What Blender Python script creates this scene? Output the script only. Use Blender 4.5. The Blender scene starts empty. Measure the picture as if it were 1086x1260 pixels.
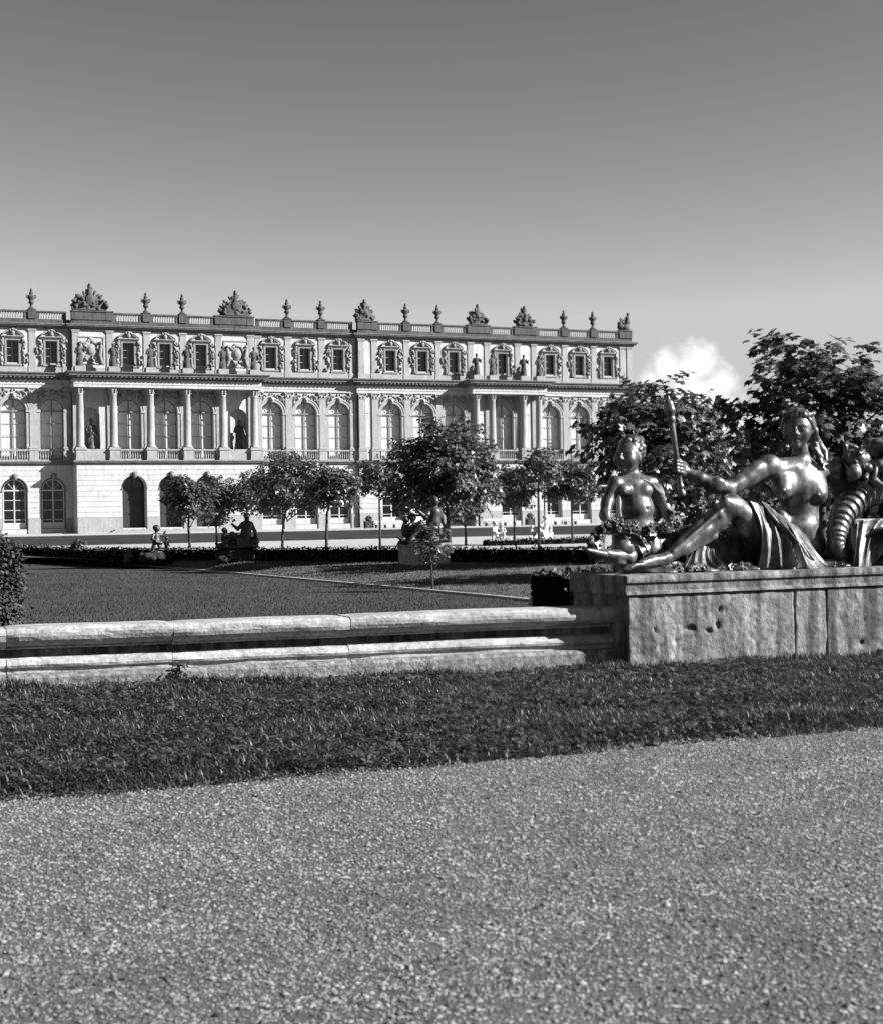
# Garden front of a baroque palace seen across a stone basin edge with a reclining bronze figure.
# Monochrome photograph: every material and the sky are neutral grey.
import bpy, math, random
import numpy as np
from mathutils import Matrix, Vector

SC = bpy.context.scene
COL = SC.collection
random.seed(7)
RNG = np.random.default_rng(11)
rad = math.radians

# ------------------------------------------------------------------ camera
FPX, CX, CY, ROLL, EYE = 2000.0, 543.0, 630.0, 0.0164, 1.55      # photo is 1086 x 1260
PITCH = 5 / FPX
cam_r = Vector((math.cos(ROLL), 0, -math.sin(ROLL)))
_u0 = Vector((math.sin(ROLL), 0, math.cos(ROLL)))
_f0 = Vector((0, 1, 0))
cam_f = _f0 * math.cos(PITCH) + _u0 * math.sin(PITCH)
cam_u = _u0 * math.cos(PITCH) - _f0 * math.sin(PITCH)
cam_p = Vector((0, 0, EYE))
cd = bpy.data.cameras.new('camera')
cam = bpy.data.objects.new('camera', cd)
COL.objects.link(cam)
m = Matrix.Identity(4)
for i in range(3):
    m[i][0], m[i][1], m[i][2], m[i][3] = cam_r[i], cam_u[i], -cam_f[i], cam_p[i]
cam.matrix_world = m
cd.sensor_fit = 'HORIZONTAL'
cd.sensor_width = 36
cd.lens = 36 * FPX / 1086
cd.clip_start = 0.1
cd.clip_end = 9000
cd.dof.use_dof = True          # the old lens: gravel at the photographer's feet is soft
cd.dof.focus_distance = 30
cd.dof.aperture_fstop = 6.0
SC.camera = cam

# garden axes: AX runs along the palace front (to the right, receding), AN points out of it to the viewer
ANG = math.atan(2000 / 4457.0)
AX = Vector((math.cos(ANG), math.sin(ANG), 0))
AN = Vector((math.sin(ANG), -math.cos(ANG), 0))

# ------------------------------------------------------------------ light
SUN_REL, SUN_EL = rad(57), rad(29)
sun_h = AN * math.cos(SUN_REL) + AX * math.sin(SUN_REL)
sun_v = Vector((sun_h.x * math.cos(SUN_EL), sun_h.y * math.cos(SUN_EL), math.sin(SUN_EL)))
sl = bpy.data.lights.new('sun', 'SUN')
sl.energy = 4.9
sl.angle = rad(0.55)
sl.color = (1, 1, 1)
so = bpy.data.objects.new('sun', sl)
COL.objects.link(so)
so.rotation_euler = sun_v.to_track_quat('Z', 'Y').to_euler()

W = bpy.data.worlds.new('World')
SC.world = W
W.use_nodes = True
nt = W.node_tree
nt.nodes.clear()
def N(t, **kw):
    n = nt.nodes.new(t)
    for k, v in kw.items():
        setattr(n, k, v)
    return n
def LK(a, b): nt.links.new(a, b)
sky = N('ShaderNodeTexSky', sky_type='NISHITA', sun_disc=False, sun_elevation=SUN_EL,
        sun_rotation=math.atan2(sun_h.x, sun_h.y), altitude=500, air_density=1.0, dust_density=0.6, ozone_density=1.2)
sep = N('ShaderNodeSeparateColor')
LK(sky.outputs[0], sep.inputs[0])
# yellow-filtered panchromatic film: mostly the red and green of the sky
m1 = N('ShaderNodeMath', operation='MULTIPLY'); m1.inputs[1].default_value = 0.72
m2 = N('ShaderNodeMath', operation='MULTIPLY_ADD'); m2.inputs[1].default_value = 0.28
LK(sep.outputs[0], m1.inputs[0]); LK(sep.outputs[1], m2.inputs[0]); LK(m1.outputs[0], m2.inputs[2])

def pray(x, y):
    return (cam_r * ((x - CX) / FPX) + cam_u * ((CY - y) / FPX) + cam_f)
# one bank of cumulus low over the trees, part of the sky itself
tc = N('ShaderNodeTexCoord')
nz = N('ShaderNodeTexNoise'); nz.inputs['Scale'].default_value = 44; nz.inputs['Detail'].default_value = 7; nz.inputs['Roughness'].default_value = 0.62
LK(tc.outputs['Generated'], nz.inputs['Vector'])
prev = None
for (px, py, pr) in ((852, 452, 27), (822, 452, 20), (880, 478, 24), (846, 486, 34), (896, 498, 18), (800, 466, 14), (905, 520, 20), (760, 545, 40)):
    d = pray(px, py).normalized()
    vd = N('ShaderNodeVectorMath', operation='DISTANCE')
    vd.inputs[1].default_value = d
    LK(tc.outputs['Generated'], vd.inputs[0])
    ms = N('ShaderNodeMath', operation='SUBTRACT'); ms.inputs[1].default_value = pr / FPX
    LK(vd.outputs['Value'], ms.inputs[0])
    if prev is None: prev = ms
    else:
        mn = N('ShaderNodeMath', operation='SMOOTH_MIN'); mn.inputs[2].default_value = 0.004
        LK(prev.outputs[0], mn.inputs[0]); LK(ms.outputs[0], mn.inputs[1]); prev = mn
ns = N('ShaderNodeMath', operation='MULTIPLY_ADD'); ns.inputs[1].default_value = 0.032; ns.inputs[2].default_value = -0.016
LK(nz.outputs['Fac'], ns.inputs[0])
ad = N('ShaderNodeMath', operation='ADD'); LK(prev.outputs[0], ad.inputs[0]); LK(ns.outputs[0], ad.inputs[1])
mr = N('ShaderNodeMapRange', interpolation_type='SMOOTHSTEP')
mr.inputs['From Min'].default_value = 0.0045; mr.inputs['From Max'].default_value = -0.007
mr.inputs['To Min'].default_value = 0; mr.inputs['To Max'].default_value = 0.9
LK(ad.outputs[0], mr.inputs['Value'])
mx = N('ShaderNodeMix', data_type='FLOAT')
# the film's contrast: dark upper sky, pale towards the horizon
pw = N('ShaderNodeMath', operation='POWER'); pw.inputs[1].default_value = 1.85; LK(m2.outputs[0], pw.inputs[0])
sc_ = N('ShaderNodeMath', operation='MULTIPLY'); sc_.inputs[1].default_value = 0.372; LK(pw.outputs[0], sc_.inputs[0])
cl = N('ShaderNodeMath', operation='MINIMUM'); cl.inputs[1].default_value = 3.7; LK(sc_.outputs[0], cl.inputs[0])
LK(mr.outputs[0], mx.inputs[0]); LK(cl.outputs[0], mx.inputs[2]); mx.inputs[3].default_value = 7.0
bg = N('ShaderNodeBackground'); bg.inputs['Strength'].default_value = 0.05
LK(mx.outputs[0], bg.inputs['Color'])
LK(bg.outputs[0], N('ShaderNodeOutputWorld').inputs['Surface'])

SC.view_settings.view_transform = 'Standard'
SC.view_settings.look = 'None'
SC.view_settings.exposure = 1.68
SC.view_settings.gamma = 1.0
SC.view_settings.use_curve_mapping = False
SC.cycles.max_bounces = 6
SC.cycles.diffuse_bounces = 2
SC.cycles.transparent_max_bounces = 8

# ------------------------------------------------------------------ pixel helpers (a pixel gives a direction only)
def ground(x, y, z=0.0):
    d = pray(x, y)
    return cam_p + d * ((z - EYE) / d.z)
def at_depth(x, Y, z=0.0):
    """point seen in pixel column x (taken at the horizon) at distance Y along the view axis, on level z"""
    d = pray(x, 635 - ROLL * (x - 543))
    p = cam_p + d * (Y / d.y)
    p.z = z
    return p
def horizon(x): return 635 - ROLL * (x - 543)

# ------------------------------------------------------------------ materials
ALB = 0.47      # stone and paint as on slightly dark film: kept low so that shade stays deep, exposure set to match
def material(name, base, rough=0.8, var=0.25, scale=3.0, bump=0.0, bscale=40.0, metallic=0.0, stretch=None,
             island=0.0, spec=0.4, blotch=0.0, bsc=9.0, rvar=0.0, fine=0.0, fscale=30.0, streak=0.0, translucent=0.0, bdist=0.02):
    base = base * ALB
    M = bpy.data.materials.new(name)
    M.use_nodes = True
    t = M.node_tree
    b = t.nodes['Principled BSDF']
    b.inputs['Roughness'].default_value = rough
    b.inputs['Metallic'].default_value = metallic
    b.inputs['Specular IOR Level'].default_value = spec
    g = t.nodes.new('ShaderNodeNewGeometry')
    vec = g.outputs['Position']
    if stretch:
        mp = t.nodes.new('ShaderNodeMapping')
        mp.inputs['Scale'].default_value = stretch
        t.links.new(vec, mp.inputs['Vector'])
        vec = mp.outputs['Vector']
    def noise(sc, det=5, v=None):
        n = t.nodes.new('ShaderNodeTexNoise')
        n.inputs['Scale'].default_value = sc
        n.inputs['Detail'].default_value = det
        n.inputs['Roughness'].default_value = 0.6
        t.links.new(v or vec, n.inputs['Vector'])
        return n.outputs['Fac']
    def mathn(op, a, c):
        n = t.nodes.new('ShaderNodeMath'); n.operation = op
        for i, q in enumerate((a, c)):
            if isinstance(q, (int, float)): n.inputs[i].default_value = q
            else: t.links.new(q, n.inputs[i])
        return n.outputs[0]
    def ranged(v, lo, hi, a=0.3, c=0.7):
        n = t.nodes.new('ShaderNodeMapRange')
        n.inputs['From Min'].default_value = a; n.inputs['From Max'].default_value = c
        n.inputs['To Min'].default_value = lo; n.inputs['To Max'].default_value = hi
        t.links.new(v, n.inputs['Value'])
        return n.outputs[0]
    val = ranged(noise(scale), base * (1 - var), base * (1 + var))
    if fine: val = mathn('MULTIPLY', val, ranged(noise(fscale, 3), 1 - fine, 1 + fine))
    if streak:
        mp2 = t.nodes.new('ShaderNodeMapping'); mp2.inputs['Scale'].default_value = (5, 5, 0.55)
        t.links.new(g.outputs['Position'], mp2.inputs['Vector'])
        val = mathn('MULTIPLY', val, ranged(noise(1.3, 4, mp2.outputs['Vector']), 1 - streak, 1 + streak * 0.35, 0.36, 0.64))
    if blotch: val = mathn('MULTIPLY', val, ranged(noise(bsc, 4), 1.0, 1.0 - blotch, 0.55, 0.72))
    if rvar: t.links.new(ranged(noise(scale * 2.2, 5), rough - rvar, rough + rvar), b.inputs['Roughness'])
    if island: val = mathn('MULTIPLY', val, ranged(g.outputs['Random Per Island'], 1 - island, 1 + island, 0, 1))
    t.links.new(val, b.inputs['Base Color'])
    if bump:
        bn = t.nodes.new('ShaderNodeBump')
        bn.inputs['Strength'].default_value = bump
        bn.inputs['Distance'].default_value = bdist
        t.links.new(noise(bscale, 6), bn.inputs['Height'])
        t.links.new(bn.outputs['Normal'], b.inputs['Normal'])
    if translucent:
        tr = t.nodes.new('ShaderNodeBsdfTranslucent')
        t.links.new(val, tr.inputs['Color'])
        mxs = t.nodes.new('ShaderNodeMixShader'); mxs.inputs[0].default_value = translucent
        t.links.new(b.outputs[0], mxs.inputs[1]); t.links.new(tr.outputs[0], mxs.inputs[2])
        t.links.new(mxs.outputs[0], t.nodes['Material Output'].inputs['Surface'])
    return M
def glass_material(name, amount=0.1, tint=0.9):
    M = bpy.data.materials.new(name); M.use_nodes = True
    t = M.node_tree; t.nodes.clear()
    o = t.nodes.new('ShaderNodeOutputMaterial')
    a = t.nodes.new('ShaderNodeBsdfTransparent'); a.inputs[0].default_value = (tint,) * 3 + (1,)
    c = t.nodes.new('ShaderNodeBsdfGlossy'); c.inputs['Roughness'].default_value = 0.03
    x = t.nodes.new('ShaderNodeMixShader'); x.inputs[0].default_value = amount
    t.links.new(a.outputs[0], x.inputs[1]); t.links.new(c.outputs[0], x.inputs[2]); t.links.new(x.outputs[0], o.inputs[0])
    return M

MT = dict(
    plaster=material('white_plaster', 0.75, 0.85, 0.09, 0.35, 0.15, 12, streak=0.20, fine=0.05, fscale=2.2),
    pilaster=material('pale_limestone', 0.49, 0.85, 0.12, 0.8, 0.2, 14, streak=0.16, fine=0.08, fscale=3),
    ashlar=material('rusticated_ashlar', 0.73, 0.85, 0.09, 0.5, 0.2, 14, streak=0.18, island=0.07, fine=0.05, fscale=2),
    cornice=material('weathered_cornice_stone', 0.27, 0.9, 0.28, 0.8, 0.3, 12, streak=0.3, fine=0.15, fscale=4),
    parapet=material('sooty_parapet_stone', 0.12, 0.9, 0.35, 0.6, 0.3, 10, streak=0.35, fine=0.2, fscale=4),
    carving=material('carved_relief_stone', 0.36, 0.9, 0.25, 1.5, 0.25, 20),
    sculpture=material('dark_sculpture_stone', 0.11, 0.9, 0.35, 1.4, 0.25, 20),  # one even dark tone for roof urns, trophies and ledge statues
    frame=material('white_window_paint', 0.78, 0.5, 0.04, 2.0),
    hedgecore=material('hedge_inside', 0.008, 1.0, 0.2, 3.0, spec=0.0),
    sash=material('grey_sash_paint', 0.30, 0.5, 0.06, 2.0),
    curtain=material('white_blind_cloth', 0.95, 0.9, 0.04, 1.0),
    vasemetal=material('blackened_vase', 0.012, 0.75, 0.3, 6.0, 0.2, 30),
    darkglass=material('dark_window_glass', 0.012, 0.08, 0.3, 0.6, spec=0.5),
    door=material('dark_oak_door', 0.022, 0.55, 0.3, 2.0, 0.2, 20),
    roof=material('zinc_roof', 0.2, 0.6, 0.2, 0.4),
    coping=material('pale_basin_limestone', 0.56, 0.85, 0.28, 3.2, 0.5, 34, fine=0.30, fscale=21, bdist=0.011, blotch=0.45, bsc=7.5, streak=0.15),
    plinthstone=material('mossy_plinth_stone', 0.27, 0.9, 0.45, 4.5, 0.7, 24, fine=0.45, fscale=18, bdist=0.025, blotch=0.5, bsc=6),
    pedestal=material('stained_pedestal_stone', 0.30, 0.88, 0.45, 2.4, 0.7, 20, fine=0.38, fscale=17, streak=0.8, bdist=0.03, blotch=0.62, bsc=5.0),
    bronze=material('patinated_bronze', 0.25, 0.40, 0.55, 7.0, 0.22, 85, metallic=0.5, fine=0.35, fscale=38, bdist=0.008, streak=0.55, blotch=0.35, bsc=11, rvar=0.14),
    farbronze=material('dark_garden_bronze', 0.09, 0.5, 0.3, 6.0, 0.2, 30, metallic=0.4),
    marble=material('white_garden_marble', 0.72, 0.6, 0.15, 4.0, 0.1, 20),
    gravel=material('gravel_ground', 0.14, 0.95, 0.25, 1.6, 1.0, 90, fine=0.6, fscale=95, bdist=0.02),
    pebble=material('gravel_pebbles', 0.31, 0.9, 0.25, 1.3, blotch=0.45, bsc=13, island=0.8, spec=0.25),  # blotches put the shade of small hollows into the pebble colour
    path=material('pale_far_gravel', 0.60, 0.95, 0.10, 0.12, 0.3, 6, fine=0.1, fscale=1.5, spec=0.05),
    soil=material('turf_soil', 0.022, 0.95, 0.3, 6.0, 0.8, 40, fine=0.4, fscale=50, spec=0.05),
    blade=material('grass_blades', 0.094, 0.5, 0.45, 2.6, island=0.75, spec=0.35, translucent=0.25),
    lawn=material('mown_lawn', 0.095, 0.9, 0.20, 0.35, 0.8, 30, fine=0.40, fscale=14, spec=0.03),
    bankgrass=material('dry_bank_grass', 0.19, 0.8, 0.35, 0.6, 0.5, 20, fine=0.3, fscale=6, island=0.4, spec=0.05, translucent=0.2),
    lawnblade=material('lawn_blades', 0.092, 0.7, 0.3, 0.5, island=0.5, spec=0.1, translucent=0.25),
    farlawn=material('far_lawn', 0.075, 0.95, 0.30, 0.12, 0.5, 3, fine=0.35, fscale=0.7, spec=0.0),
    bark=material('young_bark', 0.055, 0.9, 0.3, 8.0, 0.5, 40),
    leaf=material('tree_leaves', 0.145, 0.42, 0.30, 0.7, island=0.6, spec=0.5, translucent=0.22),
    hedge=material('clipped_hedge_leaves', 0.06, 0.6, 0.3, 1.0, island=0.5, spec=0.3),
    wood=material('bench_paint', 0.62, 0.6, 0.08, 2.0),
    rockbase=material('dark_rockwork', 0.05, 0.9, 0.4, 5.0, 0.5, 20, spec=0.1),
    tub=material('dark_tub', 0.03, 0.6, 0.2, 3.0),
)
MT['glass'] = glass_material('clear_window_glass', 0.06, 0.985)

# ------------------------------------------------------------------ object helpers
def tag(o, label=None, cat=None, group=None, kind=None):
    if label: o['label'] = label
    if cat: o['category'] = cat
    if group: o['group'] = group
    if kind: o['kind'] = kind
    return o
def empty(name, loc=(0, 0, 0), rz=0.0, parent=None):
    o = bpy.data.objects.new(name, None)
    COL.objects.link(o)
    o.location = loc
    o.rotation_euler = (0, 0, rz)
    o.empty_display_size = 0.2
    if parent: o.parent = parent
    return o
def link(name, me, mat=None, parent=None, loc=(0, 0, 0), rz=0.0):
    o = bpy.data.objects.new(name, me)
    COL.objects.link(o)
    if mat is not None and not me.materials: me.materials.append(mat)
    o.location = loc
    o.rotation_euler = (0, 0, rz)
    if parent: o.parent = parent
    return o
def copy_tree(o, parent=None, loc=None, rz=None):
    c = o.copy()
    COL.objects.link(c)
    c.parent = parent
    if loc is not None: c.location = loc
    if rz is not None: c.rotation_euler = (0, 0, rz)
    for ch in list(o.children): copy_tree(ch, c)
    return c
def np_mesh(name, V, Fq, smooth=False):
    """V (n,3); Fq (m,k) faces of one size"""
    V = np.ascontiguousarray(V, dtype=np.float32); Fq = np.ascontiguousarray(Fq, dtype=np.int32)
    me = bpy.data.meshes.new(name)
    me.vertices.add(len(V)); me.vertices.foreach_set('co', V.ravel())
    k = Fq.shape[1]
    me.loops.add(Fq.size); me.loops.foreach_set('vertex_index', Fq.ravel())
    me.polygons.add(len(Fq))
    me.polygons.foreach_set('loop_start', np.arange(0, Fq.size, k, dtype=np.int32))
    me.polygons.foreach_set('loop_total', np.full(len(Fq), k, dtype=np.int32))
    if smooth: me.polygons.foreach_set('use_smooth', np.ones(len(Fq), dtype=bool))
    me.update(calc_edges=True)
    me.validate()
    return me

class MB:
    def __init__(s): s.v = []; s.f = []; s.sm = []
    def add(s, vs, fs, smooth=False):
        o = len(s.v); s.v += [tuple(p) for p in vs]; s.f += [tuple(i + o for i in q) for q in fs]; s.sm += [smooth] * len(fs)
    def box(s, x0, x1, y0, y1, z0, z1):
        s.add([(x0, y0, z0), (x1, y0, z0), (x1, y1, z0), (x0, y1, z0), (x0, y0, z1), (x1, y0, z1), (x1, y1, z1), (x0, y1, z1)],
              [(0, 3, 2, 1), (4, 5, 6, 7), (0, 1, 5, 4), (1, 2, 6, 5), (2, 3, 7, 6), (3, 0, 4, 7)])
        return s
    def bbox(s, x0, x1, y0, y1, z0, z1, b=0.01):
        """box with chamfered front, side and top edges"""
        r = []
        for (z, i) in ((z0, b), (z0 + b, 0), (z1 - b, 0), (z1, b)):
            r.append([(x0 + i, y0 + i, z), (x1 - i, y0 + i, z), (x1 - i, y1 - i, z), (x0 + i, y1 - i, z)])
        vs = [p for q in r for p in q]; fs = [(3, 2, 1, 0), (12, 13, 14, 15)]
        for k in range(3):
            for i in range(4): fs.append((k * 4 + i, k * 4 + (i + 1) % 4, k * 4 + 4 + (i + 1) % 4, k * 4 + 4 + i))
        s.add(vs, fs); return s
    def prism_x(s, prof, x0, x1, caps=True):
        """closed profile of (y, z) points extruded along x"""
        n = len(prof)
        s.add([(x0, y, z) for y, z in prof] + [(x1, y, z) for y, z in prof],
              [(i, (i + 1) % n, n + (i + 1) % n, n + i) for i in range(n)] + ([tuple(range(n))[::-1], tuple(range(n, 2 * n))] if caps else []))
        return s
    def prism_y(s, prof, y0, y1):
        """closed profile of (x, z) points extruded along y"""
        n = len(prof)
        s.add([(x, y0, z) for x, z in prof] + [(x, y1, z) for x, z in prof],
              [(i, (i + 1) % n, n + (i + 1) % n, n + i) for i in range(n)] + [tuple(range(n)), tuple(range(n, 2 * n))[::-1]])
        return s
    def lathe(s, prof, c=(0, 0, 0), n=16):
        o = []
        for r, z in prof:
            for i in range(n):
                a = 2 * math.pi * i / n
                o.append((c[0] + r * math.cos(a), c[1] + r * math.sin(a), c[2] + z))
        fs = []
        for k in range(len(prof) - 1):
            for i in range(n): fs.append((k * n + i, k * n + (i + 1) % n, (k + 1) * n + (i + 1) % n, (k + 1) * n + i))
        fs += [tuple(range(n))[::-1], tuple(range((len(prof) - 1) * n, len(prof) * n))]
        s.add(o, fs, True); return s
    def tube(s, pts, rs, n=7):
        pts = [Vector(p) for p in pts]; o = []
        for k, p in enumerate(pts):
            d = (pts[min(k + 1, len(pts) - 1)] - pts[max(k - 1, 0)]).normalized()
            a = d.orthogonal().normalized() if k == 0 else (a - d * a.dot(d)).normalized()
            b = d.cross(a)
            for i in range(n):
                t = 2 * math.pi * i / n
                o.append(p + (a * math.cos(t) + b * math.sin(t)) * rs[k])
        fs = []
        for k in range(len(pts) - 1):
            for i in range(n): fs.append((k * n + i, k * n + (i + 1) % n, (k + 1) * n + (i + 1) % n, (k + 1) * n + i))
        fs += [tuple(range(n))[::-1], tuple(range((len(pts) - 1) * n, len(pts) * n))]
        s.add(o, fs, True); return s
    def blob(s, c, r, n=8, m=5):
        """small ellipsoid"""
        o = []; fs = []
        for j in range(m + 1):
            p = math.pi * j / m - math.pi / 2
            for i in range(n):
                t = 2 * math.pi * i / n
                o.append((c[0] + r[0] * math.cos(p) * math.cos(t), c[1] + r[1] * math.cos(p) * math.sin(t), c[2] + r[2] * math.sin(p)))
        for j in range(m):
            for i in range(n): fs.append((j * n + i, j * n + (i + 1) % n, (j + 1) * n + (i + 1) % n, (j + 1) * n + i))
        s.add(o, fs, True); return s
    def mesh(s, name):
        me = bpy.data.meshes.new(name)
        me.from_pydata(s.v, [], s.f)
        me.polygons.foreach_set('use_smooth', s.sm)
        me.update(); return me
    def build(s, name, mat, parent=None, loc=(0, 0, 0), rz=0.0):
        return link(name, s.mesh(name), mat, parent, loc, rz)

# ------------------------------------------------------------------ sculpting: signed distance shapes meshed with surface nets
def cone(a, b, r1, r2, k=0.03): return ('c', np.array(a, float), np.array(b, float), r1, r2, k)
def ball(c, r, k=0.03): return ('c', np.array(c, float), np.array(c, float) + 1e-4, r, r, k)
def ell(c, r, rot=(0, 0, 0), k=0.03, wob=0.0, wf=30.0):
    from mathutils import Euler
    Rm = np.array(Euler(rot).to_matrix()).T
    return ('e', np.array(c, float), np.array(r, float), Rm, k, wob, wf)
def chain(pts, rs, k=0.03):
    return [cone(pts[i], pts[i + 1], rs[i], rs[i + 1], k) for i in range(len(pts) - 1)]
def cut(p): return ('-', p)
def _bb(p):
    if p[0] == '-': return _bb(p[1])
    if p[0] == 'c':
        r = max(p[3], p[4]); return np.minimum(p[1], p[2]) - r, np.maximum(p[1], p[2]) + r, p[5]
    ext = np.sqrt(((p[3].T * p[2]) ** 2).sum(1)) + p[5]
    return p[1] - ext, p[1] + ext, p[4]
def _ev(p, X, Y, Z):
    if p[0] == 'c':
        _, a, b, r1, r2, k = p
        ab = b - a; L = max(float(ab @ ab), 1e-9)
        t = ((X - a[0]) * ab[0] + (Y - a[1]) * ab[1] + (Z - a[2]) * ab[2]) / L
        t = np.clip(t, 0, 1)
        return np.sqrt((X - a[0] - t * ab[0]) ** 2 + (Y - a[1] - t * ab[1]) ** 2 + (Z - a[2] - t * ab[2]) ** 2) - (r1 + (r2 - r1) * t)
    _, c, r, Rm, k, wob, wf = p
    x, y, z = X - c[0], Y - c[1], Z - c[2]
    lx = Rm[0, 0] * x + Rm[0, 1] * y + Rm[0, 2] * z
    ly = Rm[1, 0] * x + Rm[1, 1] * y + Rm[1, 2] * z
    lz = Rm[2, 0] * x + Rm[2, 1] * y + Rm[2, 2] * z
    k0 = np.sqrt((lx / r[0]) ** 2 + (ly / r[1]) ** 2 + (lz / r[2]) ** 2)
    k1 = np.sqrt((lx / r[0] ** 2) ** 2 + (ly / r[1] ** 2) ** 2 + (lz / r[2] ** 2) ** 2) + 1e-6
    d = k0 * (k0 - 1) / k1
    if wob: d = d + wob * np.sin(wf * lx + 1.3 * np.sin(wf * .6 * lz)) * np.sin(wf * .9 * ly + .7) * np.sin(wf * 1.1 * lz + 2 * np.sin(wf * .4 * lx))
    return d
def flat(l):
    for p in l:
        if isinstance(p, list): yield from flat(p)
        else: yield p
def sculpt(name, prims, h):
    prims = list(flat(prims))
    los, his = zip(*[_bb(p)[:2] for p in prims if p[0] != '-'])
    lo = np.min(los, 0) - 3 * h; hi = np.max(his, 0) + 3 * h
    n = np.ceil((hi - lo) / h).astype(int) + 1
    F = np.full(n, 0.5, np.float32)
    ax = [(lo[i] + h * np.arange(n[i])).astype(np.float32) for i in range(3)]
    for p in prims:
        neg = p[0] == '-'
        q = p[1] if neg else p
        l, u, k = _bb(q)
        pad = k + 3 * h
        i0 = np.maximum(((l - pad - lo) / h).astype(int), 0); i1 = np.minimum(((u + pad - lo) / h).astype(int) + 2, n)
        s = tuple(slice(a, b) for a, b in zip(i0, i1))
        d = _ev(q, ax[0][s[0]][:, None, None], ax[1][s[1]][None, :, None], ax[2][s[2]][None, None, :])
        A = F[s]
        if neg:
            d = -d; hh = np.maximum(k - np.abs(A - d), 0) / k
            F[s] = np.maximum(A, d) + hh * hh * k * .25
        else:
            hh = np.maximum(k - np.abs(A - d), 0) / k
            F[s] = np.minimum(A, d) - hh * hh * k * .25
    S = F < 0
    c = [S[a:n[0] - 1 + a, b:n[1] - 1 + b, e:n[2] - 1 + e] for a in (0, 1) for b in (0, 1) for e in (0, 1)]
    anyc = np.zeros_like(c[0]); allc = np.ones_like(c[0])
    for q in c: anyc |= q; allc &= q
    act = anyc & ~allc
    idx = np.full(act.shape, -1, np.int32)
    I = np.argwhere(act); idx[act] = np.arange(len(I))
    acc = np.zeros((len(I), 3)); cnt = np.zeros(len(I))
    cor = [(a, b, e) for a in (0, 1) for b in (0, 1) for e in (0, 1)]
    val = {q: F[I[:, 0] + q[0], I[:, 1] + q[1], I[:, 2] + q[2]] for q in cor}
    for q in cor:
        for axis in range(3):
            if q[axis]: continue
            w = list(q); w[axis] = 1; w = tuple(w)
            a, b = val[q], val[w]
            mk = (a < 0) != (b < 0)
            t = np.where(mk, a / np.where(np.abs(a - b) < 1e-9, 1e-9, a - b), 0)
            P = np.array(q, float)[None].repeat(len(I), 0); P[:, axis] = t
            acc[mk] += P[mk]; cnt[mk] += 1
    V = lo + h * (I + acc / np.maximum(cnt, 1)[:, None])
    faces = []
    for axis in range(3):
        sa = [slice(1, -1)] * 3; sa[axis] = slice(0, n[axis] - 1)
        sb = list(sa); sb[axis] = slice(1, n[axis])
        A, B = S[tuple(sa)], S[tuple(sb)]
        for flip in (False, True):
            E = np.argwhere(A & ~B if not flip else ~A & B)
            if not len(E): continue
            base = E + 1; base[:, axis] -= 1
            o1, o2 = (axis + 1) % 3, (axis + 2) % 3
            qd = []
            for (d1, d2) in ((-1, -1), (0, -1), (0, 0), (-1, 0)):
                w = base.copy(); w[:, o1] += d1; w[:, o2] += d2
                qd.append(idx[w[:, 0], w[:, 1], w[:, 2]])
            qd = np.stack(qd, 1)
            faces.append(qd[:, ::-1] if flip else qd)
    return np_mesh(name, V, np.concatenate(faces), True)

# ================================================================== the palace
_d = pray(375, 640)
PO = cam_p + _d * (201 / _d.y); PO.z = 0
palace = empty('palace', PO, ANG)
tag(palace, 'long white baroque palace with pilasters, arched windows and a balustraded roof', 'palace')
def pal_world(x, y, z):
    return PO + AX * x - AN * y + Vector((0, 0, z))
Z0, ZS, ZP, ZE, ZC, ZA, ZR, ZT = 0.3, 8.65, 10.05, 17.15, 18.9, 24.05, 24.6, 26.1

def hw_at(z, hw, zi):
    if z <= zi: return hw
    d = z - zi
    return math.sqrt(hw * hw - d * d) if d < hw else 0.0
def panel(mb, x0, x1, z0, z1, y, xc=None, hw=0, zs=0, zi=0, depth=0.5, arc=True):
    def q(a, b, c, d): mb.add([(a, y, c), (b, y, c), (b, y, d), (a, y, d)], [(0, 1, 2, 3)])
    if xc is None:
        q(x0, x1, z0, z1); return
    q(x0, xc - hw, z0, z1); q(xc + hw, x1, z0, z1)
    if zs > z0: q(xc - hw, xc + hw, z0, zs)
    out = [(xc - hw, zs), (xc - hw, zi)]
    if arc:
        n = 14
        pts = [(xc - hw * math.cos(math.pi * i / n), zi + hw * math.sin(math.pi * i / n)) for i in range(n + 1)]
        for i in range(n):
            a, b = pts[i], pts[i + 1]
            mb.add([(a[0], y, a[1]), (b[0], y, b[1]), (b[0], y, z1), (a[0], y, z1)], [(0, 1, 2, 3)])
        out += pts[1:] + [(xc + hw, zs)]
    else:
        q(xc - hw, xc + hw, zi, z1)
        out += [(xc + hw, zi), (xc + hw, zs)]
    out.append(out[0])
    for a, b in zip(out, out[1:]):
        mb.add([(a[0], y, a[1]), (b[0], y, b[1]), (b[0], y + depth, b[1]), (a[0], y + depth, a[1])], [(0, 1, 2, 3)])

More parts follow.
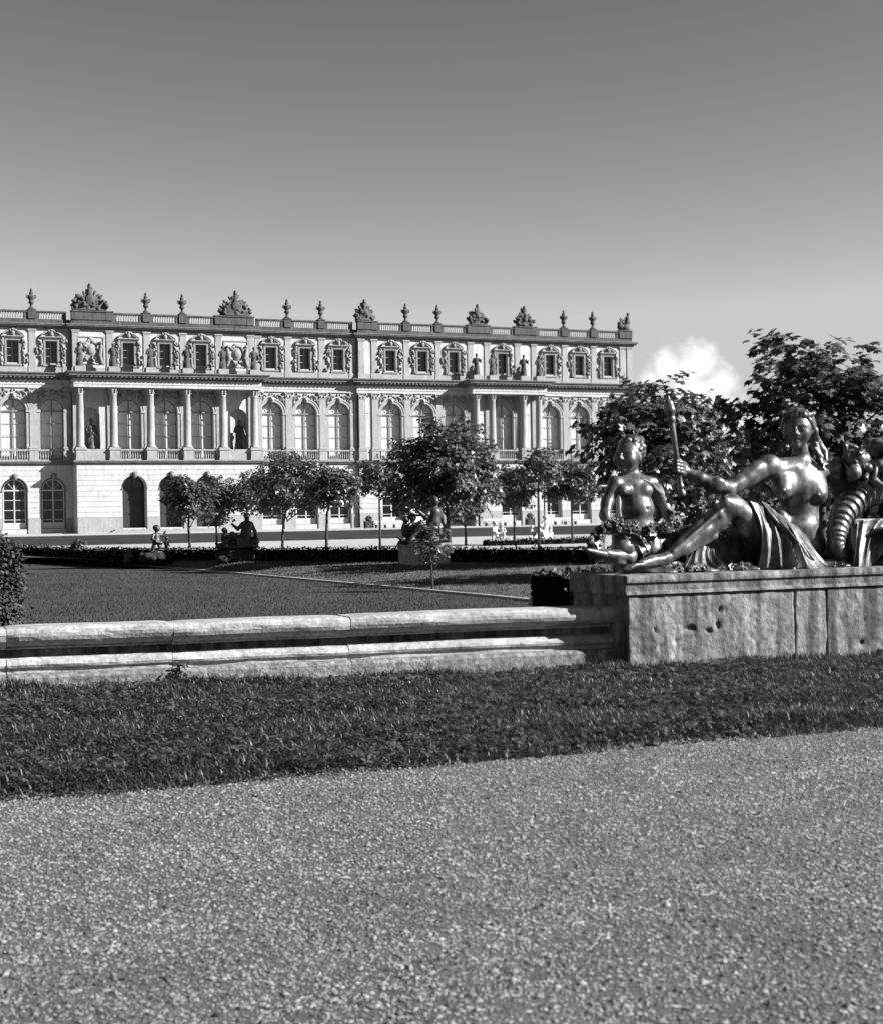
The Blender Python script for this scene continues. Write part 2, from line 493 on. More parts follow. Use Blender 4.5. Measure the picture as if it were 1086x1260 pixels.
def bar_frame(mb, hw, zs, zi, y, vbars, hbars, arc=True, b=0.10, t=0.08):
    """window joinery: border, mullions, transoms"""
    mb.box(-hw, -hw + b, y, y + t, zs, zi); mb.box(hw - b, hw, y, y + t, zs, zi)
    mb.box(-hw + b, hw - b, y, y + t, zs, zs + b * 1.2)
    top = zi + (hw if arc else 0)
    for x in vbars:
        mb.box(x - .065, x + .065, y - .012, y + t + .01, zs + .01, top - .04)
    for z in hbars:
        mb.box(-hw + b, hw - b, y + .012, y + t - .012, z - .03, z + .03)
    mb.box(-hw + b, hw - b, y - .02, y + t + .016, zi - .09, zi + .05)
    if arc:
        n = 14
        for i in range(n):
            a0, a1 = math.pi * i / n, math.pi * (i + 1) / n
            P = [(-(hw - s) * math.cos(a), zi + (hw - s) * math.sin(a)) for a, s in ((a0, 0), (a1, 0), (a1, b), (a0, b))]
            mb.prism_y(P, y, y + t)
        for a in (math.pi * .27, math.pi * .73):
            c, s = math.cos(a), math.sin(a)
            mb.prism_y([(-.02 * s, zi + .02 * c), (.02 * s, zi - .02 * c), ((hw - .05) * c + .02 * s, zi + (hw - .05) * s - .02 * c), ((hw - .05) * c - .02 * s, zi + (hw - .05) * s + .02 * c)], y + .015, y + t - .015)
def quarter(mb, hw, zi, side, y):
    n = 8
    P = [(0, y, zi)] + [(side * hw * math.cos(math.pi / 2 * i / n), y, zi + hw * math.sin(math.pi / 2 * i / n)) for i in range(n + 1)]
    mb.add(P, [tuple(range(n + 2))])

# -- prototypes built once, copied for each bay
protos = []
def make_main_window():
    f = MB(); hw, zs, zi = 1.42, 8.9, 14.5
    rows = [8.9, 10.15, 11.6, 13.05, 14.5]
    bar_frame(f, hw, zs, zi, 0, [0], rows[1:4])
    w = f.build('window', MT['sash'], palace)
    for k in range(4):
        for s in (0, 1):
            p = MB(); x0 = -hw + .05 if s == 0 else .02; x1 = -.02 if s == 0 else hw - .05
            tl = RNG.uniform(-.006, .006)
            p.add([(x0, .04 + tl, rows[k] + .02), (x1, .04 - tl, rows[k] + .02), (x1, .04 - tl, rows[k + 1] - .02), (x0, .04 + tl, rows[k + 1] - .02)], [(0, 1, 2, 3)])
            p.build('pane', MT['glass'], w)
    for s in (-1, 1):
        p = MB(); quarter(p, hw - .03, zi + .02, s, .045); p.build('pane', MT['glass'], w)
    c = MB(); n = 40
    vs = []
    for i in range(n + 1):
        x = -hw - .1 + (2 * hw + .2) * i / n
        yy = .20 + .025 * math.sin(i * 1.9) + .012 * math.sin(i * 4.1)
        vs += [(x, yy, zs - .1), (x, yy, zi + hw + .1)]
    c.add(vs, [(2 * i, 2 * i + 2, 2 * i + 3, 2 * i + 1) for i in range(n)], True)
    c.build('curtain', MT['curtain'], w)
    return w
def make_attic_window():
    f = MB(); hw, zs, zi = .68, 20.0, 22.6
    bar_frame(f, hw, zs, zi, 0, [0], [20.87, 21.74], arc=False, b=.04, t=.07)
    w = f.build('attic_window', MT['sash'], palace)
    for s in (0, 1):
        p = MB(); x0 = -hw + .03 if s == 0 else .02; x1 = -.02 if s == 0 else hw - .03
        p.add([(x0, .035, zs), (x1, .035, zs), (x1, .035, zi), (x0, .035, zi)], [(0, 1, 2, 3)])
        p.build('pane', MT['darkglass'], w)
    return w
def make_ground_window():
    f = MB(); hw, zs, zi = 1.30, .85, 5.3
    bar_frame(f, hw, zs, zi, 0, [0], [1.9, 3.0, 4.15], b=.12, t=.09)
    f.box(-hw + .12, hw - .12, .02, .075, zs + .1, 1.55)
    w = f.build('ground_window', MT['frame'], palace)
    for k, (a, b) in enumerate(((.9, 1.9), (1.9, 3.0), (3.0, 4.15), (4.15, 5.3))):
        for s in (0, 1):
            p = MB(); x0 = -hw + .05 if s == 0 else .02; x1 = -.02 if s == 0 else hw - .05
            p.add([(x0, .05, a + .02), (x1, .05, a + .02), (x1, .05, b - .02), (x0, .05, b - .02)], [(0, 1, 2, 3)])
            p.build('pane', MT['darkglass'], w)
    for s in (-1, 1):
        p = MB(); quarter(p, hw - .03, zi + .02, s, .055); p.build('pane', MT['darkglass'], w)
    return w
def make_door():
    f = MB(); hw, zs, zi = 1.38, .75, 5.45
    bar_frame(f, hw, zs, zi, 0, [0], [], b=.12, t=.12)
    w = f.build('entrance_door', MT['door'], palace)
    for s in (-1, 1):
        l = MB(); x0, x1 = (-hw + .12, -.07) if s < 0 else (.07, hw - .12)
        l.box(x0, x1, .03, .09, zs + .1, zi - .1)
        for za, zb in ((1.0, 2.2), (2.4, 3.6), (3.8, 5.1)):
            l.bbox(x0 + .15, x1 - .15, -.005, .04, za, zb, .02)
        l.build('door_leaf', MT['door'], w)
        p = MB(); quarter(p, hw - .03, zi + .02, s, .07); p.build('pane', MT['darkglass'], w)
    return w
PW, PA, PG, PD = make_main_window(), make_attic_window(), make_ground_window(), make_door()
used = set()
def place(proto, x, y):
    if proto.name not in used:
        used.add(proto.name); proto.location = (x, y, 0); return proto
    return copy_tree(proto, palace, (x, y, 0))
def shared(name, mb, mat):
    me = mb.mesh(name); me.materials.append(mat)
    def put(x, y, z=0.0): return link(name, me, None, palace, (x, y, z))
    return put

# pilaster of the main floor (stands on a pedestal), attic pilaster, column
b = MB()
b.bbox(-.58, .58, -.30, .05, 8.66, 8.95, .02); b.bbox(-.52, .52, -.24, .05, 8.95, 9.85, .01); b.bbox(-.58, .58, -.30, .05, 9.85, 10.05, .03)
b.bbox(-.52, .52, -.24, .05, 10.05, 10.30, .05); b.box(-.43, .43, -.16, .05, 10.30, 16.35)
def capital(b, w, d, z, zt):
    b.bbox(-w - .03, w + .03, -d - .05, .05, z, z + .08, .02)
    n = 4
    for k in range(n):
        t = k / n; e = .02 + .13 * t * t
        b.box(-w - e, w + e, -d - e, .05, z + .08 + (zt - z - .2) * k / n, z + .08 + (zt - z - .2) * (k + 1) / n + .002)
    b.bbox(-w - .2, w + .2, -d - .2, .05, zt - .12, zt - .005, .02)
    for s in (-1, 1):
        b.blob((s * (w + .1), -d - .13, zt - .2), (.12, .12, .12), 7, 4)
        b.blob((s * w * .5, -d - .07, z + .25), (.13, .08, .15), 6, 4)
    b.blob((0, -d - .13, zt - .1), (.1, .08, .1), 6, 4)
capital(b, .43, .16, 16.35, ZE)
put_pilaster = shared('pilaster', b, MT['pilaster'])
b = MB()
b.bbox(-.48, .48, -.17, .05, 18.905, 19.62, .02); b.box(-.38, .38, -.10, .05, 19.62, 23.62); b.bbox(-.43, .43, -.15, .05, 23.62, 23.76, .02); b.bbox(-.50, .50, -.20, .05, 23.78, 24.05, .03)
put_attic_pilaster = shared('attic_pilaster', b, MT['pilaster'])
b = MB()
b.bbox(-.66, .66, -.66, .66, 8.66, 8.95, .02); b.bbox(-.6, .6, -.6, .6, 8.95, 9.85, .01); b.bbox(-.68, .68, -.68, .68, 9.85, 10.05, .03); b.bbox(-.6, .6, -.6, .6, 10.05, 10.18, .01)
b.lathe([(.58, 10.18), (.60, 10.26), (.57, 10.34), (.50, 10.37), (.51, 10.44), (.46, 10.5), (.455, 12.4), (.43, 14.5), (.39, 16.3), (.42, 16.34), (.42, 16.4), (.40, 16.42), (.43, 16.6), (.5, 16.85), (.58, 17.0), (.58, 17.02)], n=20)
for k in range(8):
    a = k * math.pi / 4 + .39
    for (rr, zz, q) in ((.47, 16.62, .11), (.54, 16.86, .12)): b.blob((rr * math.cos(a), rr * math.sin(a), zz), (q, q, .13), 6, 4)
b.bbox(-.62, .62, -.62, .62, 17.02, 17.145, .03)
put_column = shared('column', b, MT['pilaster'])

# arch surround with impost blocks and mask keystone
def archivolt(name, hw, wd, zi, zb, proud, mat, mask=.30, jamb=True):
    b = MB(); n = 16
    for i in range(n):
        a0, a1 = math.pi * i / n, math.pi * (i + 1) / n
        P = [(-(hw + s) * math.cos(a), zi + (hw + s) * math.sin(a)) for a, s in ((a0, 0.0), (a1, 0.0), (a1, wd), (a0, wd))]
        b.prism_y(P, -proud, .03)
        P = [(-(hw + s) * math.cos(a), zi + (hw + s) * math.sin(a)) for a, s in ((a0, wd * .7), (a1, wd * .7), (a1, wd * 1.08), (a0, wd * 1.08))]
        b.prism_y(P, -proud - .05, .02)
    for s in (-1, 1):
        x0, x1 = sorted((s * hw, s * (hw + wd)))
        if jamb:
            b.box(x0, x1, -proud * .8, .03, zb, zi - .22)
        b.bbox(x0 - .06, x1 + .06, -proud - .09, .03, zi - .22, zi - .002, .03)
    top = zi + hw
    b.prism_y([(-.2, top - .08), (.2, top - .08), (.3, top + wd + .2), (-.3, top + wd + .2)], -proud - .12, .02)
    b.blob((0, -proud - .16, top + wd * .55), (mask * .75, .22, mask), 9, 6)
    b.blob((0, -proud - .3, top + wd * .45), (.08, .14, .1), 6, 4)
    b.blob((0, -proud - .1, top + wd * .55 + mask * .8), (mask * .95, .2, mask * .45), 9, 5)
    return shared(name, b, mat)
put_arch = archivolt('arch_surround', 1.42, .40, 14.5, 8.7, .11, MT['pilaster'])
put_ground_arch = archivolt('ground_arch_keystone', 1.45, .02, 5.45, .4, .06, MT['cornice'], .36, False)
# carved spandrels: foliage either side of the arch crown
b = MB(); r2 = random.Random(3)
for s in (-1, 1):
    for k in range(26):
        a = r2.uniform(.10, .98) * math.pi / 2
        rr = r2.uniform(1.98, 2.75)
        x, z = s * rr * math.cos(a), 14.5 + rr * math.sin(a)
        if abs(x) > 1.72 or z > 17.0 or z < 15.2: continue
        q = r2.uniform(.09, .2)
        b.blob((x, -.03, z), (q, r2.uniform(.10, .2), q * r2.uniform(.6, 1.4)), 6, 4)
    b.tube([(s * .55, -.08, 16.62), (s * .95, -.12, 16.78), (s * 1.35, -.12, 16.5), (s * 1.55, -.1, 16.0), (s * 1.62, -.08, 15.5)], [.07, .1, .11, .09, .05], 6)
put_spandrel = shared('spandrel_carving', b, MT['carving'])
# attic window surround: frame, hood, broken segmental pediment, cartouche
b = MB()
b.box(-.90, -.681, -.13, .03, 19.85, 22.78); b.box(.681, .90, -.13, .03, 19.85, 22.78); b.box(-.68, .68, -.13, .03, 22.601, 22.78)
b.bbox(-1.0, 1.0, -.2, .03, 19.63, 19.85, .02)
b.bbox(-1.22, 1.22, -.22, .03, 22.80, 22.96, .02); b.bbox(-1.34, 1.34, -.36, .03, 22.96, 23.10, .02)
for s in (-1, 1):
    pts = []
    for i in range(7):
        t = i / 6
        pts.append((s * (1.28 - 1.0 * t), -.2, 23.16 + .52 * math.sin(t * math.pi / 2)))
    b.tube(pts, [.10, .12, .12, .12, .12, .13, .16], 6)
    b.blob((s * .3, -.22, 23.72), (.17, .2, .17), 7, 5)
b.blob((0, -.22, 23.42), (.26, .2, .36), 9, 6); b.blob((0, -.26, 23.80), (.3, .2, .14), 8, 4)
put_hood = shared('attic_window_surround', b, MT['carving'])
def side_relief(seed):
    puts = []; r2 = random.Random(seed)
    for s in (-1, 1):
        b = MB()
        for k in range(17):
            z = 19.8 + 3.1 * k / 17
            sp = .30 + .18 * math.sin(k * .9 + seed)
            q = r2.uniform(.12, .22)
            b.blob((s * (1.12 + r2.uniform(0, sp)), -.06, z + r2.uniform(-.1, .1)), (q, r2.uniform(.14, .28), q * r2.uniform(.7, 1.5)), 6, 4)
        b.blob((s * 1.3, -.16, 22.5), (.15, .17, .19), 7, 5)
        for k in range(8): b.blob((s * r2.uniform(1.1, 1.75), -.1, r2.uniform(20.0, 22.7)), (r2.uniform(.08, .2), r2.uniform(.2, .34), r2.uniform(.12, .3)), 6, 4)
        puts.append(shared('attic_relief', b, MT['carving']))
    return lambda x, y: [p(x, y) for p in puts]
put_relief = [side_relief(s) for s in (1, 5, 9)]
# balustrade infill
def balusters(name, length, z0, z1, y, step, mat, r=.085):
    b = MB(); n = int(length / step)
    for i in range(n):
        x = -length / 2 + length * (i + .5) / n
        h = z1 - z0
        b.lathe([(r * .8, 0), (r * .8, h * .08), (r * .5, h * .12), (r, h * .32), (r * .9, h * .42), (r * .42, h * .72), (r * .5, h * .86), (r * .8, h * .9), (r * .8, h)], (x, y, z0), 7)
    me = b.mesh(name); me.materials.append(mat)
    return me

SECT = [ # x0, x1, w (how far the wall stands forward)
    (-57.4, -41.95, 0.45), (-41.95, -28.5, 0.0), (-28.5, -6.3, 0.45), (-6.3, 7.15, 0.0), (7.15, 46.9, 0.45)]
BAYS = [ # x0, x1, window centre or None, wall plane, ground-floor plane
    (-57.4, -53.0, -55.2, .45, .45), (-53.0, -48.6, -50.8, .45, .45), (-48.6, -44.2, -46.4, .45, .45), (-44.2, -41.95, None, .45, .45), (-41.95, -37.3, -39.6, 0, 0), (-37.3, -32.9, -35.1, 0, 0), (-32.9, -28.5, -30.7, 0, 0),
    (-28.5, -24.0, None, .45, 2.5), (-24.0, -19.6, -21.8, .45, 2.5), (-19.6, -15.2, -17.4, .45, 2.5), (-15.2, -10.8, -13.0, .45, 2.5), (-10.8, -6.3, None, .45, 2.5),
    (-6.3, -1.85, -4.07, 0, 0), (-1.85, 2.55, .35, 0, 0), (2.55, 7.15, 4.75, 0, 0),
    (7.15, 9.4, None, .45, .45), (9.4, 13.8, 11.6, .45, .45), (13.8, 18.2, 16.0, .45, .45), (18.2, 22.75, 20.4, .45, .45),
    (22.75, 25.15, None, .45, 2.5), (25.15, 29.55, 27.35, .45, 2.5), (29.55, 31.95, None, .45, 2.5),
    (31.95, 36.55, 34.35, .45, .45), (36.55, 40.95, 38.75, .45, .45), (40.95, 45.35, 43.15, .45, .45), (45.35, 46.9, None, .45, .45)]
PORT1 = (-28.5, -6.3, [-27.9, -24.0, -19.6, -15.2, -10.8, -6.9])
PORT3 = (22.2, 32.5, [22.85, 25.1, 29.6, 31.85])

# closed body, roof, end wall
b = MB(); b.box(-57.3, 46.7, 1.1, 24, .2, 24.3); b.build('building_body', MT['plaster'], palace)
b = MB(); b.box(-57.5, 46.95, -.3, 24.1, 24.32, 24.58); b.build('roof', MT['roof'], palace)
b = MB(); b.box(46.55, 46.9, -.44, 24.0, .25, 24.31)
for y in (0.2, 5, 10, 15, 20): b.box(46.9, 47.02, y, y + .9, 10, 17.1)
b.build('end_wall', MT['plaster'], palace)
for (x0, x1, xc, w, wg) in BAYS:
    big = xc is not None
    # ground floor
    g = MB(); pl = MB()
    gate = big and (wg > 2 and xc < 0)
    panel(g, x0, x1, Z0 - .3, 8.2, -wg, xc, 1.45, .75 if gate else .8, 5.45 if gate else 5.3, 1.3 if gate else .6)
    g.build('ground_floor_wall', MT['plaster'], palace)
    if big:
        pl.box(x0 + .003, xc - 1.452, -wg - .12, -wg + .02, Z0 - .2, 2.0); pl.build('plinth_course', MT['pilaster'], palace); pl = MB(); pl.box(xc + 1.452, x1 - .003, -wg - .12, -wg + .02, Z0 - .2, 2.0)
    else: pl.box(x0 + .003, x1 - .003, -wg - .12, -wg + .02, Z0 - .2, 2.0)
    pl.build('plinth_course', MT['pilaster'], palace)
    nc = 10; zi = 5.45 if gate else 5.3
    for k in range(nc):
        za = 2.03 + (8.17 - 2.03) * k / nc + .018; zb = 2.03 + (8.17 - 2.03) * (k + 1) / nc - .018
        c = MB()
        if x1 < -37: continue
        if not big or za > zi + 1.45:
            c.prism_y([(x0 + .003, za), (x1 - .003, za), (x1 - .003, zb), (x0 + .003, zb)], -wg - .042, -wg + .02)
        else:
            zz = [za + (zb - za) * i / 4 for i in range(5)]
            L = [(xc - max(hw_at(z, 1.452, zi), .002), z) for z in zz]; Rr = [(xc + max(hw_at(z, 1.452, zi), .002), z) for z in zz]
            c.prism_y([(x0 + .003, za)] + L + [(x0 + .003, zb)], -wg - .042, -wg + .02)
            c.build('stone_course', MT['ashlar'], palace); c = MB()
            c.prism_y([(x1 - .003, za)] + Rr + [(x1 - .003, zb)], -wg - .042, -wg + .02)
        if c.v: c.build('stone_course', MT['ashlar'], palace)
    if big:
        if gate: place(PD, xc, -wg + 1.15)
        else: place(PG, xc, -wg + .46)
        put_ground_arch(xc, -wg, 0 if gate else -.15)
    # main floor
    mw = MB()
    niche = (xc is None and wg > 2 and x1 - x0 > 3)
    if big: panel(mw, x0, x1, 8.3, 17.2, -w, xc, 1.42, 8.7, 14.5, .9)
    elif niche:
        nx = (x0 + x1) / 2 + (-.12 if x0 < -20 else .12)
        panel(mw, x0, x1, 8.3, 17.2, -w, nx, 1.05, 8.7, 13.9, .75)
        mw.add([(nx - 1.1, -w + .75, 8.6), (nx + 1.1, -w + .75, 8.6), (nx + 1.1, -w + .75, 15.1), (nx - 1.1, -w + .75, 15.1)], [(0, 1, 2, 3)])
    else: panel(mw, x0, x1, 8.3, 17.2, -w)
    mw.build('main_floor_wall', MT['plaster'], palace)
    if big:
        place(PW, xc, -w + .44); put_arch(xc, -w); put_spandrel(xc, -w)
    elif not niche and x1 - x0 > 2:
        p = MB(); cx = (x0 + x1) / 2
        p.bbox(cx - .42, cx + .42, -w - .06, -w + .02, 10.3, 14.2, .02); p.bbox(cx - .42, cx + .42, -w - .06, -w + .02, 14.6, 16.6, .02)
        p.build('blind_panel', MT['plaster'], palace)
    # attic
    aw = MB()
    if big: panel(aw, x0, x1, 18.7, 24.3, -w, xc, .68, 20.0, 22.6, .5, arc=False)
    else: panel(aw, x0, x1, 18.7, 24.3, -w)
    aw.build('attic_wall', MT['plaster'], palace)
    ab = MB(); ab.box(x0 + .003, x1 - .003, -w - .11, -w + .02, 18.902, 19.58); ab.build('attic_plinth', MT['pilaster'], palace)
    if big:
        place(PA, xc, -w + .38); put_hood(xc, -w); put_relief[int(abs(xc) * 7) % 3](xc, -w)
    elif x1 - x0 > 3:
        cx = (x0 + x1) / 2; r2 = random.Random(int(cx * 3)); P = []
        P += [ell((0, 0, 21.6), (.62, .22, .8), k=.05), ell((0, -.16, 21.6), (.38, .16, .52), k=.03)]
        for k in range(24):
            a = 2 * math.pi * k / 24
            P.append(ell((1.02 * math.cos(a) * r2.uniform(.75, 1.2), -.02, 21.6 + 1.22 * math.sin(a) * r2.uniform(.75, 1.15)), (r2.uniform(.14, .3), r2.uniform(.12, .3), r2.uniform(.14, .32)), (0, r2.uniform(0, 3), 0), k=.05))
        for s in (-1, 1):
            P += chain([(s * 1.25, -.08, 20.2), (s * 1.0, -.18, 21.0), (s * 1.2, -.18, 22.1)], [.2, .26, .2], .05); P.append(ball((s * 1.15, -.22, 22.5), .19))
        me = sculpt('trophy_relief', P, .06)
        link('trophy_relief', me, MT['carving'], palace, (cx, -w, 0))
        p = MB()
        for (a, bb, c2, d2) in ((-1.62, 1.62, 19.95, 20.1), (-1.62, 1.62, 23.1, 23.25), (-1.62, -1.47, 20.1, 23.1), (1.47, 1.62, 20.1, 23.1)): p.bbox(cx + a, cx + bb, -w - .1, -w + .02, c2, d2, .02)
        p.build('relief_frame', MT['pilaster'], palace)
    # parapet
    me_l = x1 - x0 - 1.0
    solid = (xc is None)
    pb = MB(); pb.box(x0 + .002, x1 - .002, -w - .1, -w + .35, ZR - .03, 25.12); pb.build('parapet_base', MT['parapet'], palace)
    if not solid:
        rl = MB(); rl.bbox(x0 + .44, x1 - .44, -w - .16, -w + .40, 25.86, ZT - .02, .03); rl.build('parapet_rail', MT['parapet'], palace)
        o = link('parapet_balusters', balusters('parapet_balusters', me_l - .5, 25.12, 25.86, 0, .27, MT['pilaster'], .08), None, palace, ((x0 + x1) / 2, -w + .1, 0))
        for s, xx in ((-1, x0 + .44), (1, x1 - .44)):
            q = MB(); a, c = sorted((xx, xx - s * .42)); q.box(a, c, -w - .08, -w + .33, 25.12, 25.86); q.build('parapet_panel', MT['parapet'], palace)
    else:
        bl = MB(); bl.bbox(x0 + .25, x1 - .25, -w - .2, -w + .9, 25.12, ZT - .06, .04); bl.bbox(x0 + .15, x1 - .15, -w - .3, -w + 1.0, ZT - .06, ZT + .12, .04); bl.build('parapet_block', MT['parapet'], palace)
    if w == 0 or xc is not None and not (x0 > 22 and x1 < 32.2) and not (-28.6 < x0 and x1 < -6):
        if big:   # small window balustrade
            y = -w - .14
            rl = MB(); rl.bbox(xc - 1.68, xc + 1.68, y - .1, y + .1, 9.82, 10.0, .02); rl.box(xc - 1.68, xc + 1.68, y - .09, y + .09, 8.66, 8.82); rl.build('window_balustrade_rail', MT['pilaster'], palace)
            link('window_balusters', balusters('window_balusters', 3.2, 8.82, 9.82, 0, .28, MT['pilaster']), None, palace, (xc, y, 0))

lines = {}
for (x0, x1, xc, w, wg) in BAYS:
    for x in (x0, x1): lines.setdefault(round(x, 2), []).append(w)
for x, ws in sorted(lines.items()):
    w = max(ws)
    off = 0.0
    if x in (-28.5,): off = .5
    if x in (-6.3,): off = .55 if False else -.5
    if x == 7.15: off = .5
    if x == 46.9: off = -.46
    if x == -57.4: off = .5
    if x == -41.95: off = -.5
    put_pilaster(x + off, -w); put_attic_pilaster(x + off, -w)
    pp = MB(); pp.bbox(x + off - .44, x + off + .44, -w - .22, -w + .45, 25.11, ZT, .03); pp.bbox(x + off - .5, x + off + .5, -w - .28, -w + .5, ZT, ZT + .14, .03)
    pp.build('parapet_pier', MT['parapet'], palace)
# end pilasters of the lower (recessed) walls beside the projecting ones
for x in (-41.4, -29.0, -5.75, 6.62):
    put_pilaster(x, 0); put_attic_pilaster(x, 0)

def entablature(x0, x1, y, ext0=0.0, ext1=0.0, ret=None):
    """architrave, frieze, dentils and cornice whose wall face lies at y; ret = y where side returns end"""
    back = y + .3 if ret is None else ret
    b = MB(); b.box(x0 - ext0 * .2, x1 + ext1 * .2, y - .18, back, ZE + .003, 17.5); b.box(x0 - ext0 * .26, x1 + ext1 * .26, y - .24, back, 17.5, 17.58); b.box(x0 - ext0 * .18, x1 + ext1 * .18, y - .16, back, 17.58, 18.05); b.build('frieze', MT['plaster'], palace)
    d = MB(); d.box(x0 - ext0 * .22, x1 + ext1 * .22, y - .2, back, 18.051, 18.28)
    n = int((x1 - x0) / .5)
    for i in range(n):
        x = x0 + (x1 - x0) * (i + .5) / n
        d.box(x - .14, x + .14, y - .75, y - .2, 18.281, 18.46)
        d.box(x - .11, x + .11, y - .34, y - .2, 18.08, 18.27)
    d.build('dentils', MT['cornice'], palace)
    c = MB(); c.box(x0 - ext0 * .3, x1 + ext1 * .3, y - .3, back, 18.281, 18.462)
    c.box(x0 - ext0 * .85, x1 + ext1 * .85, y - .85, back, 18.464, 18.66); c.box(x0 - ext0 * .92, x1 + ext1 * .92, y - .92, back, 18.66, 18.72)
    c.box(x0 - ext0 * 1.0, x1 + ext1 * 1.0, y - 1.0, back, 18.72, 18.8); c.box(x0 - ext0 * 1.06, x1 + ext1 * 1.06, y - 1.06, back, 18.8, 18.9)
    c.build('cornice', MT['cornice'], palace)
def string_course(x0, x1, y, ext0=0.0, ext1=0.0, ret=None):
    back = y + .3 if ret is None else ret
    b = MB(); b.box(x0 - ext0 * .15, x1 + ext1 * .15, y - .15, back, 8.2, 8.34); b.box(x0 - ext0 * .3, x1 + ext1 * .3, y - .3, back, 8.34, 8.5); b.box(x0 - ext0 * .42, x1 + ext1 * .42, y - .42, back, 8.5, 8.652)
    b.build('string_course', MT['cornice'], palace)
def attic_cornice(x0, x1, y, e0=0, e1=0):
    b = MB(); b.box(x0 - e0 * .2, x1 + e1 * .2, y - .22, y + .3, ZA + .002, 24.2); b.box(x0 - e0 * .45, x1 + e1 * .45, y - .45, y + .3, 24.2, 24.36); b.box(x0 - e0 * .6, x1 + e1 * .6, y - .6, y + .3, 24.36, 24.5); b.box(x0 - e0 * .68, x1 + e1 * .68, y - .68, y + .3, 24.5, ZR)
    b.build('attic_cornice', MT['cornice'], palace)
for i, (x0, x1, w) in enumerate(SECT):
    e0 = e1 = 1 if i in (0, 2, 4) else 0
    attic_cornice(x0, x1, -w, e0, e1)
    if i == 2: continue
    if i == 4:
        for a, c, f0, f1 in ((7.15, 22.2, 1, 0), (32.5, 46.9, 0, 1)):
            entablature(a, c, -w, f0, f1); string_course(a, c, -w, f0, f1)
    else:
        entablature(x0, x1, -w, e0, e1); string_course(x0, x1, -w, e0, e1)
for (x0, x1, cols) in (PORT1, PORT3):
    entablature(x0, x1, -2.4, 1, 1, -.2); string_course(x0, x1, -2.5, 1, 1, -.3)
    s = MB()
    s.box(x0 + .002, x0 + .3, -2.49, .1, 0, 8.19); s.build('projecting_side_wall', MT['plaster'], palace); s = MB(); s.box(x1 - .3, x1 - .002, -2.49, .1, 0, 8.19)
    s.build('projecting_side_wall', MT['plaster'], palace)
    f = MB(); f.box(x0 + .1, x1 - .1, -2.4, -.3, 8.3, 8.645); f.build('loggia_floor', MT['pilaster'], palace)
    ce = MB(); ce.box(x0 + .3, x1 - .3, -1.5, -.46, 17.3, 17.45); ce.build('loggia_ceiling', MT['pilaster'], palace)
    for x in cols: put_column(x, -1.82)
    for a, c in zip(cols, cols[1:]):
        y = -1.95; xm = (a + c) / 2; Ln = c - a - 1.25
        rl = MB()
        if Ln > 2.6 and not (x0 < -20 and (c - a) < 4.2):
            rl.bbox(xm - Ln / 2, xm + Ln / 2, y - .12, y + .12, 9.8, 9.98, .02); rl.box(xm - Ln / 2, xm + Ln / 2, y - .1, y + .1, 8.655, 8.85)
            rl.build('loggia_rail', MT['pilaster'], palace)
            link('loggia_balusters', balusters('loggia_balusters', Ln - .1, 8.85, 9.8, 0, .27, MT['pilaster']), None, palace, (xm, y, 0))
        else:
            rl.bbox(xm - Ln / 2, xm + Ln / 2, y - .14, y + .2, 8.66, 9.98, .02); rl.build('loggia_parapet', MT['pilaster'], palace)
# light pedestal blocks along the ledge above the loggias
for (x0, x1, cols) in (PORT1, PORT3):
    for a in cols:
        b = MB(); b.bbox(a - .62, a + .62, -2.6, -1.5, 18.901, 19.55, .03); b.build('statue_block', MT['pilaster'], palace)
# steps before the three doors and along the wall foot
st = MB()
for k in range(3): st.bbox(-24.3 - .35 * (2 - k), -10.5 + .35 * (2 - k), -2.62 - .42 * (3 - k), -2.5, .1 + .17 * k, .27 + .17 * k + .001 * k, .015)
st.build('door_steps', MT['pilaster'], palace)
for (x0, x1, y) in ((-57.6, -28.6, -1.1), (-28.9, -6, -4.2), (-6, 47.2, -1.2)):
    b = MB(); b.bbox(x0, x1 - .01, y - .5, y + 4.0 if y < -4 else .0, -.1, .26, .02); b.build('foundation_step', MT['pilaster'], palace)

# ------------------------------------------------------------------ sculpture on the palace
def lathe_urn():
    b = MB(); b.lathe([(.36, 0), (.36, .16), (.2, .22), (.15, .5), (.2, .58), (.30, .66), (.34, .8), (.30, .9), (.24, .98), (.34, 1.15), (.44, 1.4), (.46, 1.5), (.34, 1.56), (.24, 1.62), (.2, 1.75), (.26, 1.83), (.2, 1.95), (.13, 2.08), (.17, 2.18), (.12, 2.3), (.03, 2.42)], n=14)
    u = []
    for s in (-1, 1): u.append(MB().tube([(s * .36, 0, 1.2), (s * .56, 0, 1.35), (s * .52, 0, 1.6), (s * .3, 0, 1.62)], [.05, .06, .06, .04], 6).mesh('urn_handle'))
    return b.mesh('urn_body'), u
ub, uh = lathe_urn()
ub.materials.append(MT['sculpture']); [q.materials.append(MT['sculpture']) for q in uh]
URN = [(-32.9, 0, 'outer wing beside the big loggia'), (-19.6, .45, 'middle loggia window on its outer-wing side'), (-15.2, .45, 'middle loggia window on its recessed-wall side'), (-1.85, 0, 'recessed wall, closer to the loggia'), (2.55, 0, 'recessed wall, closer to the blind bay'),
       (13.8, .45, 'first window after the blind bay'), (18.2, .45, 'second window after the blind bay'), (36.55, .45, 'end windows, closer to the porch'), (40.95, .45, 'end windows, closer to the corner')]
for x, w, where in URN:
    e = empty('roof_urn', pal_world(x, -w + .12, ZT + .14), ANG)
    tag(e, 'slender stone urn on the balustrade above the ' + where, 'urn', 'urns along the palace balustrade')
    link('urn_body', ub, None, e); [link('urn_handle', q, None, e) for q in uh]
e = empty('roof_urn', pal_world(47.1, 22.5, 24.6), ANG); tag(e, 'smaller urn showing behind the balustrade next to the corner trophy', 'urn', 'urns along the palace balustrade')
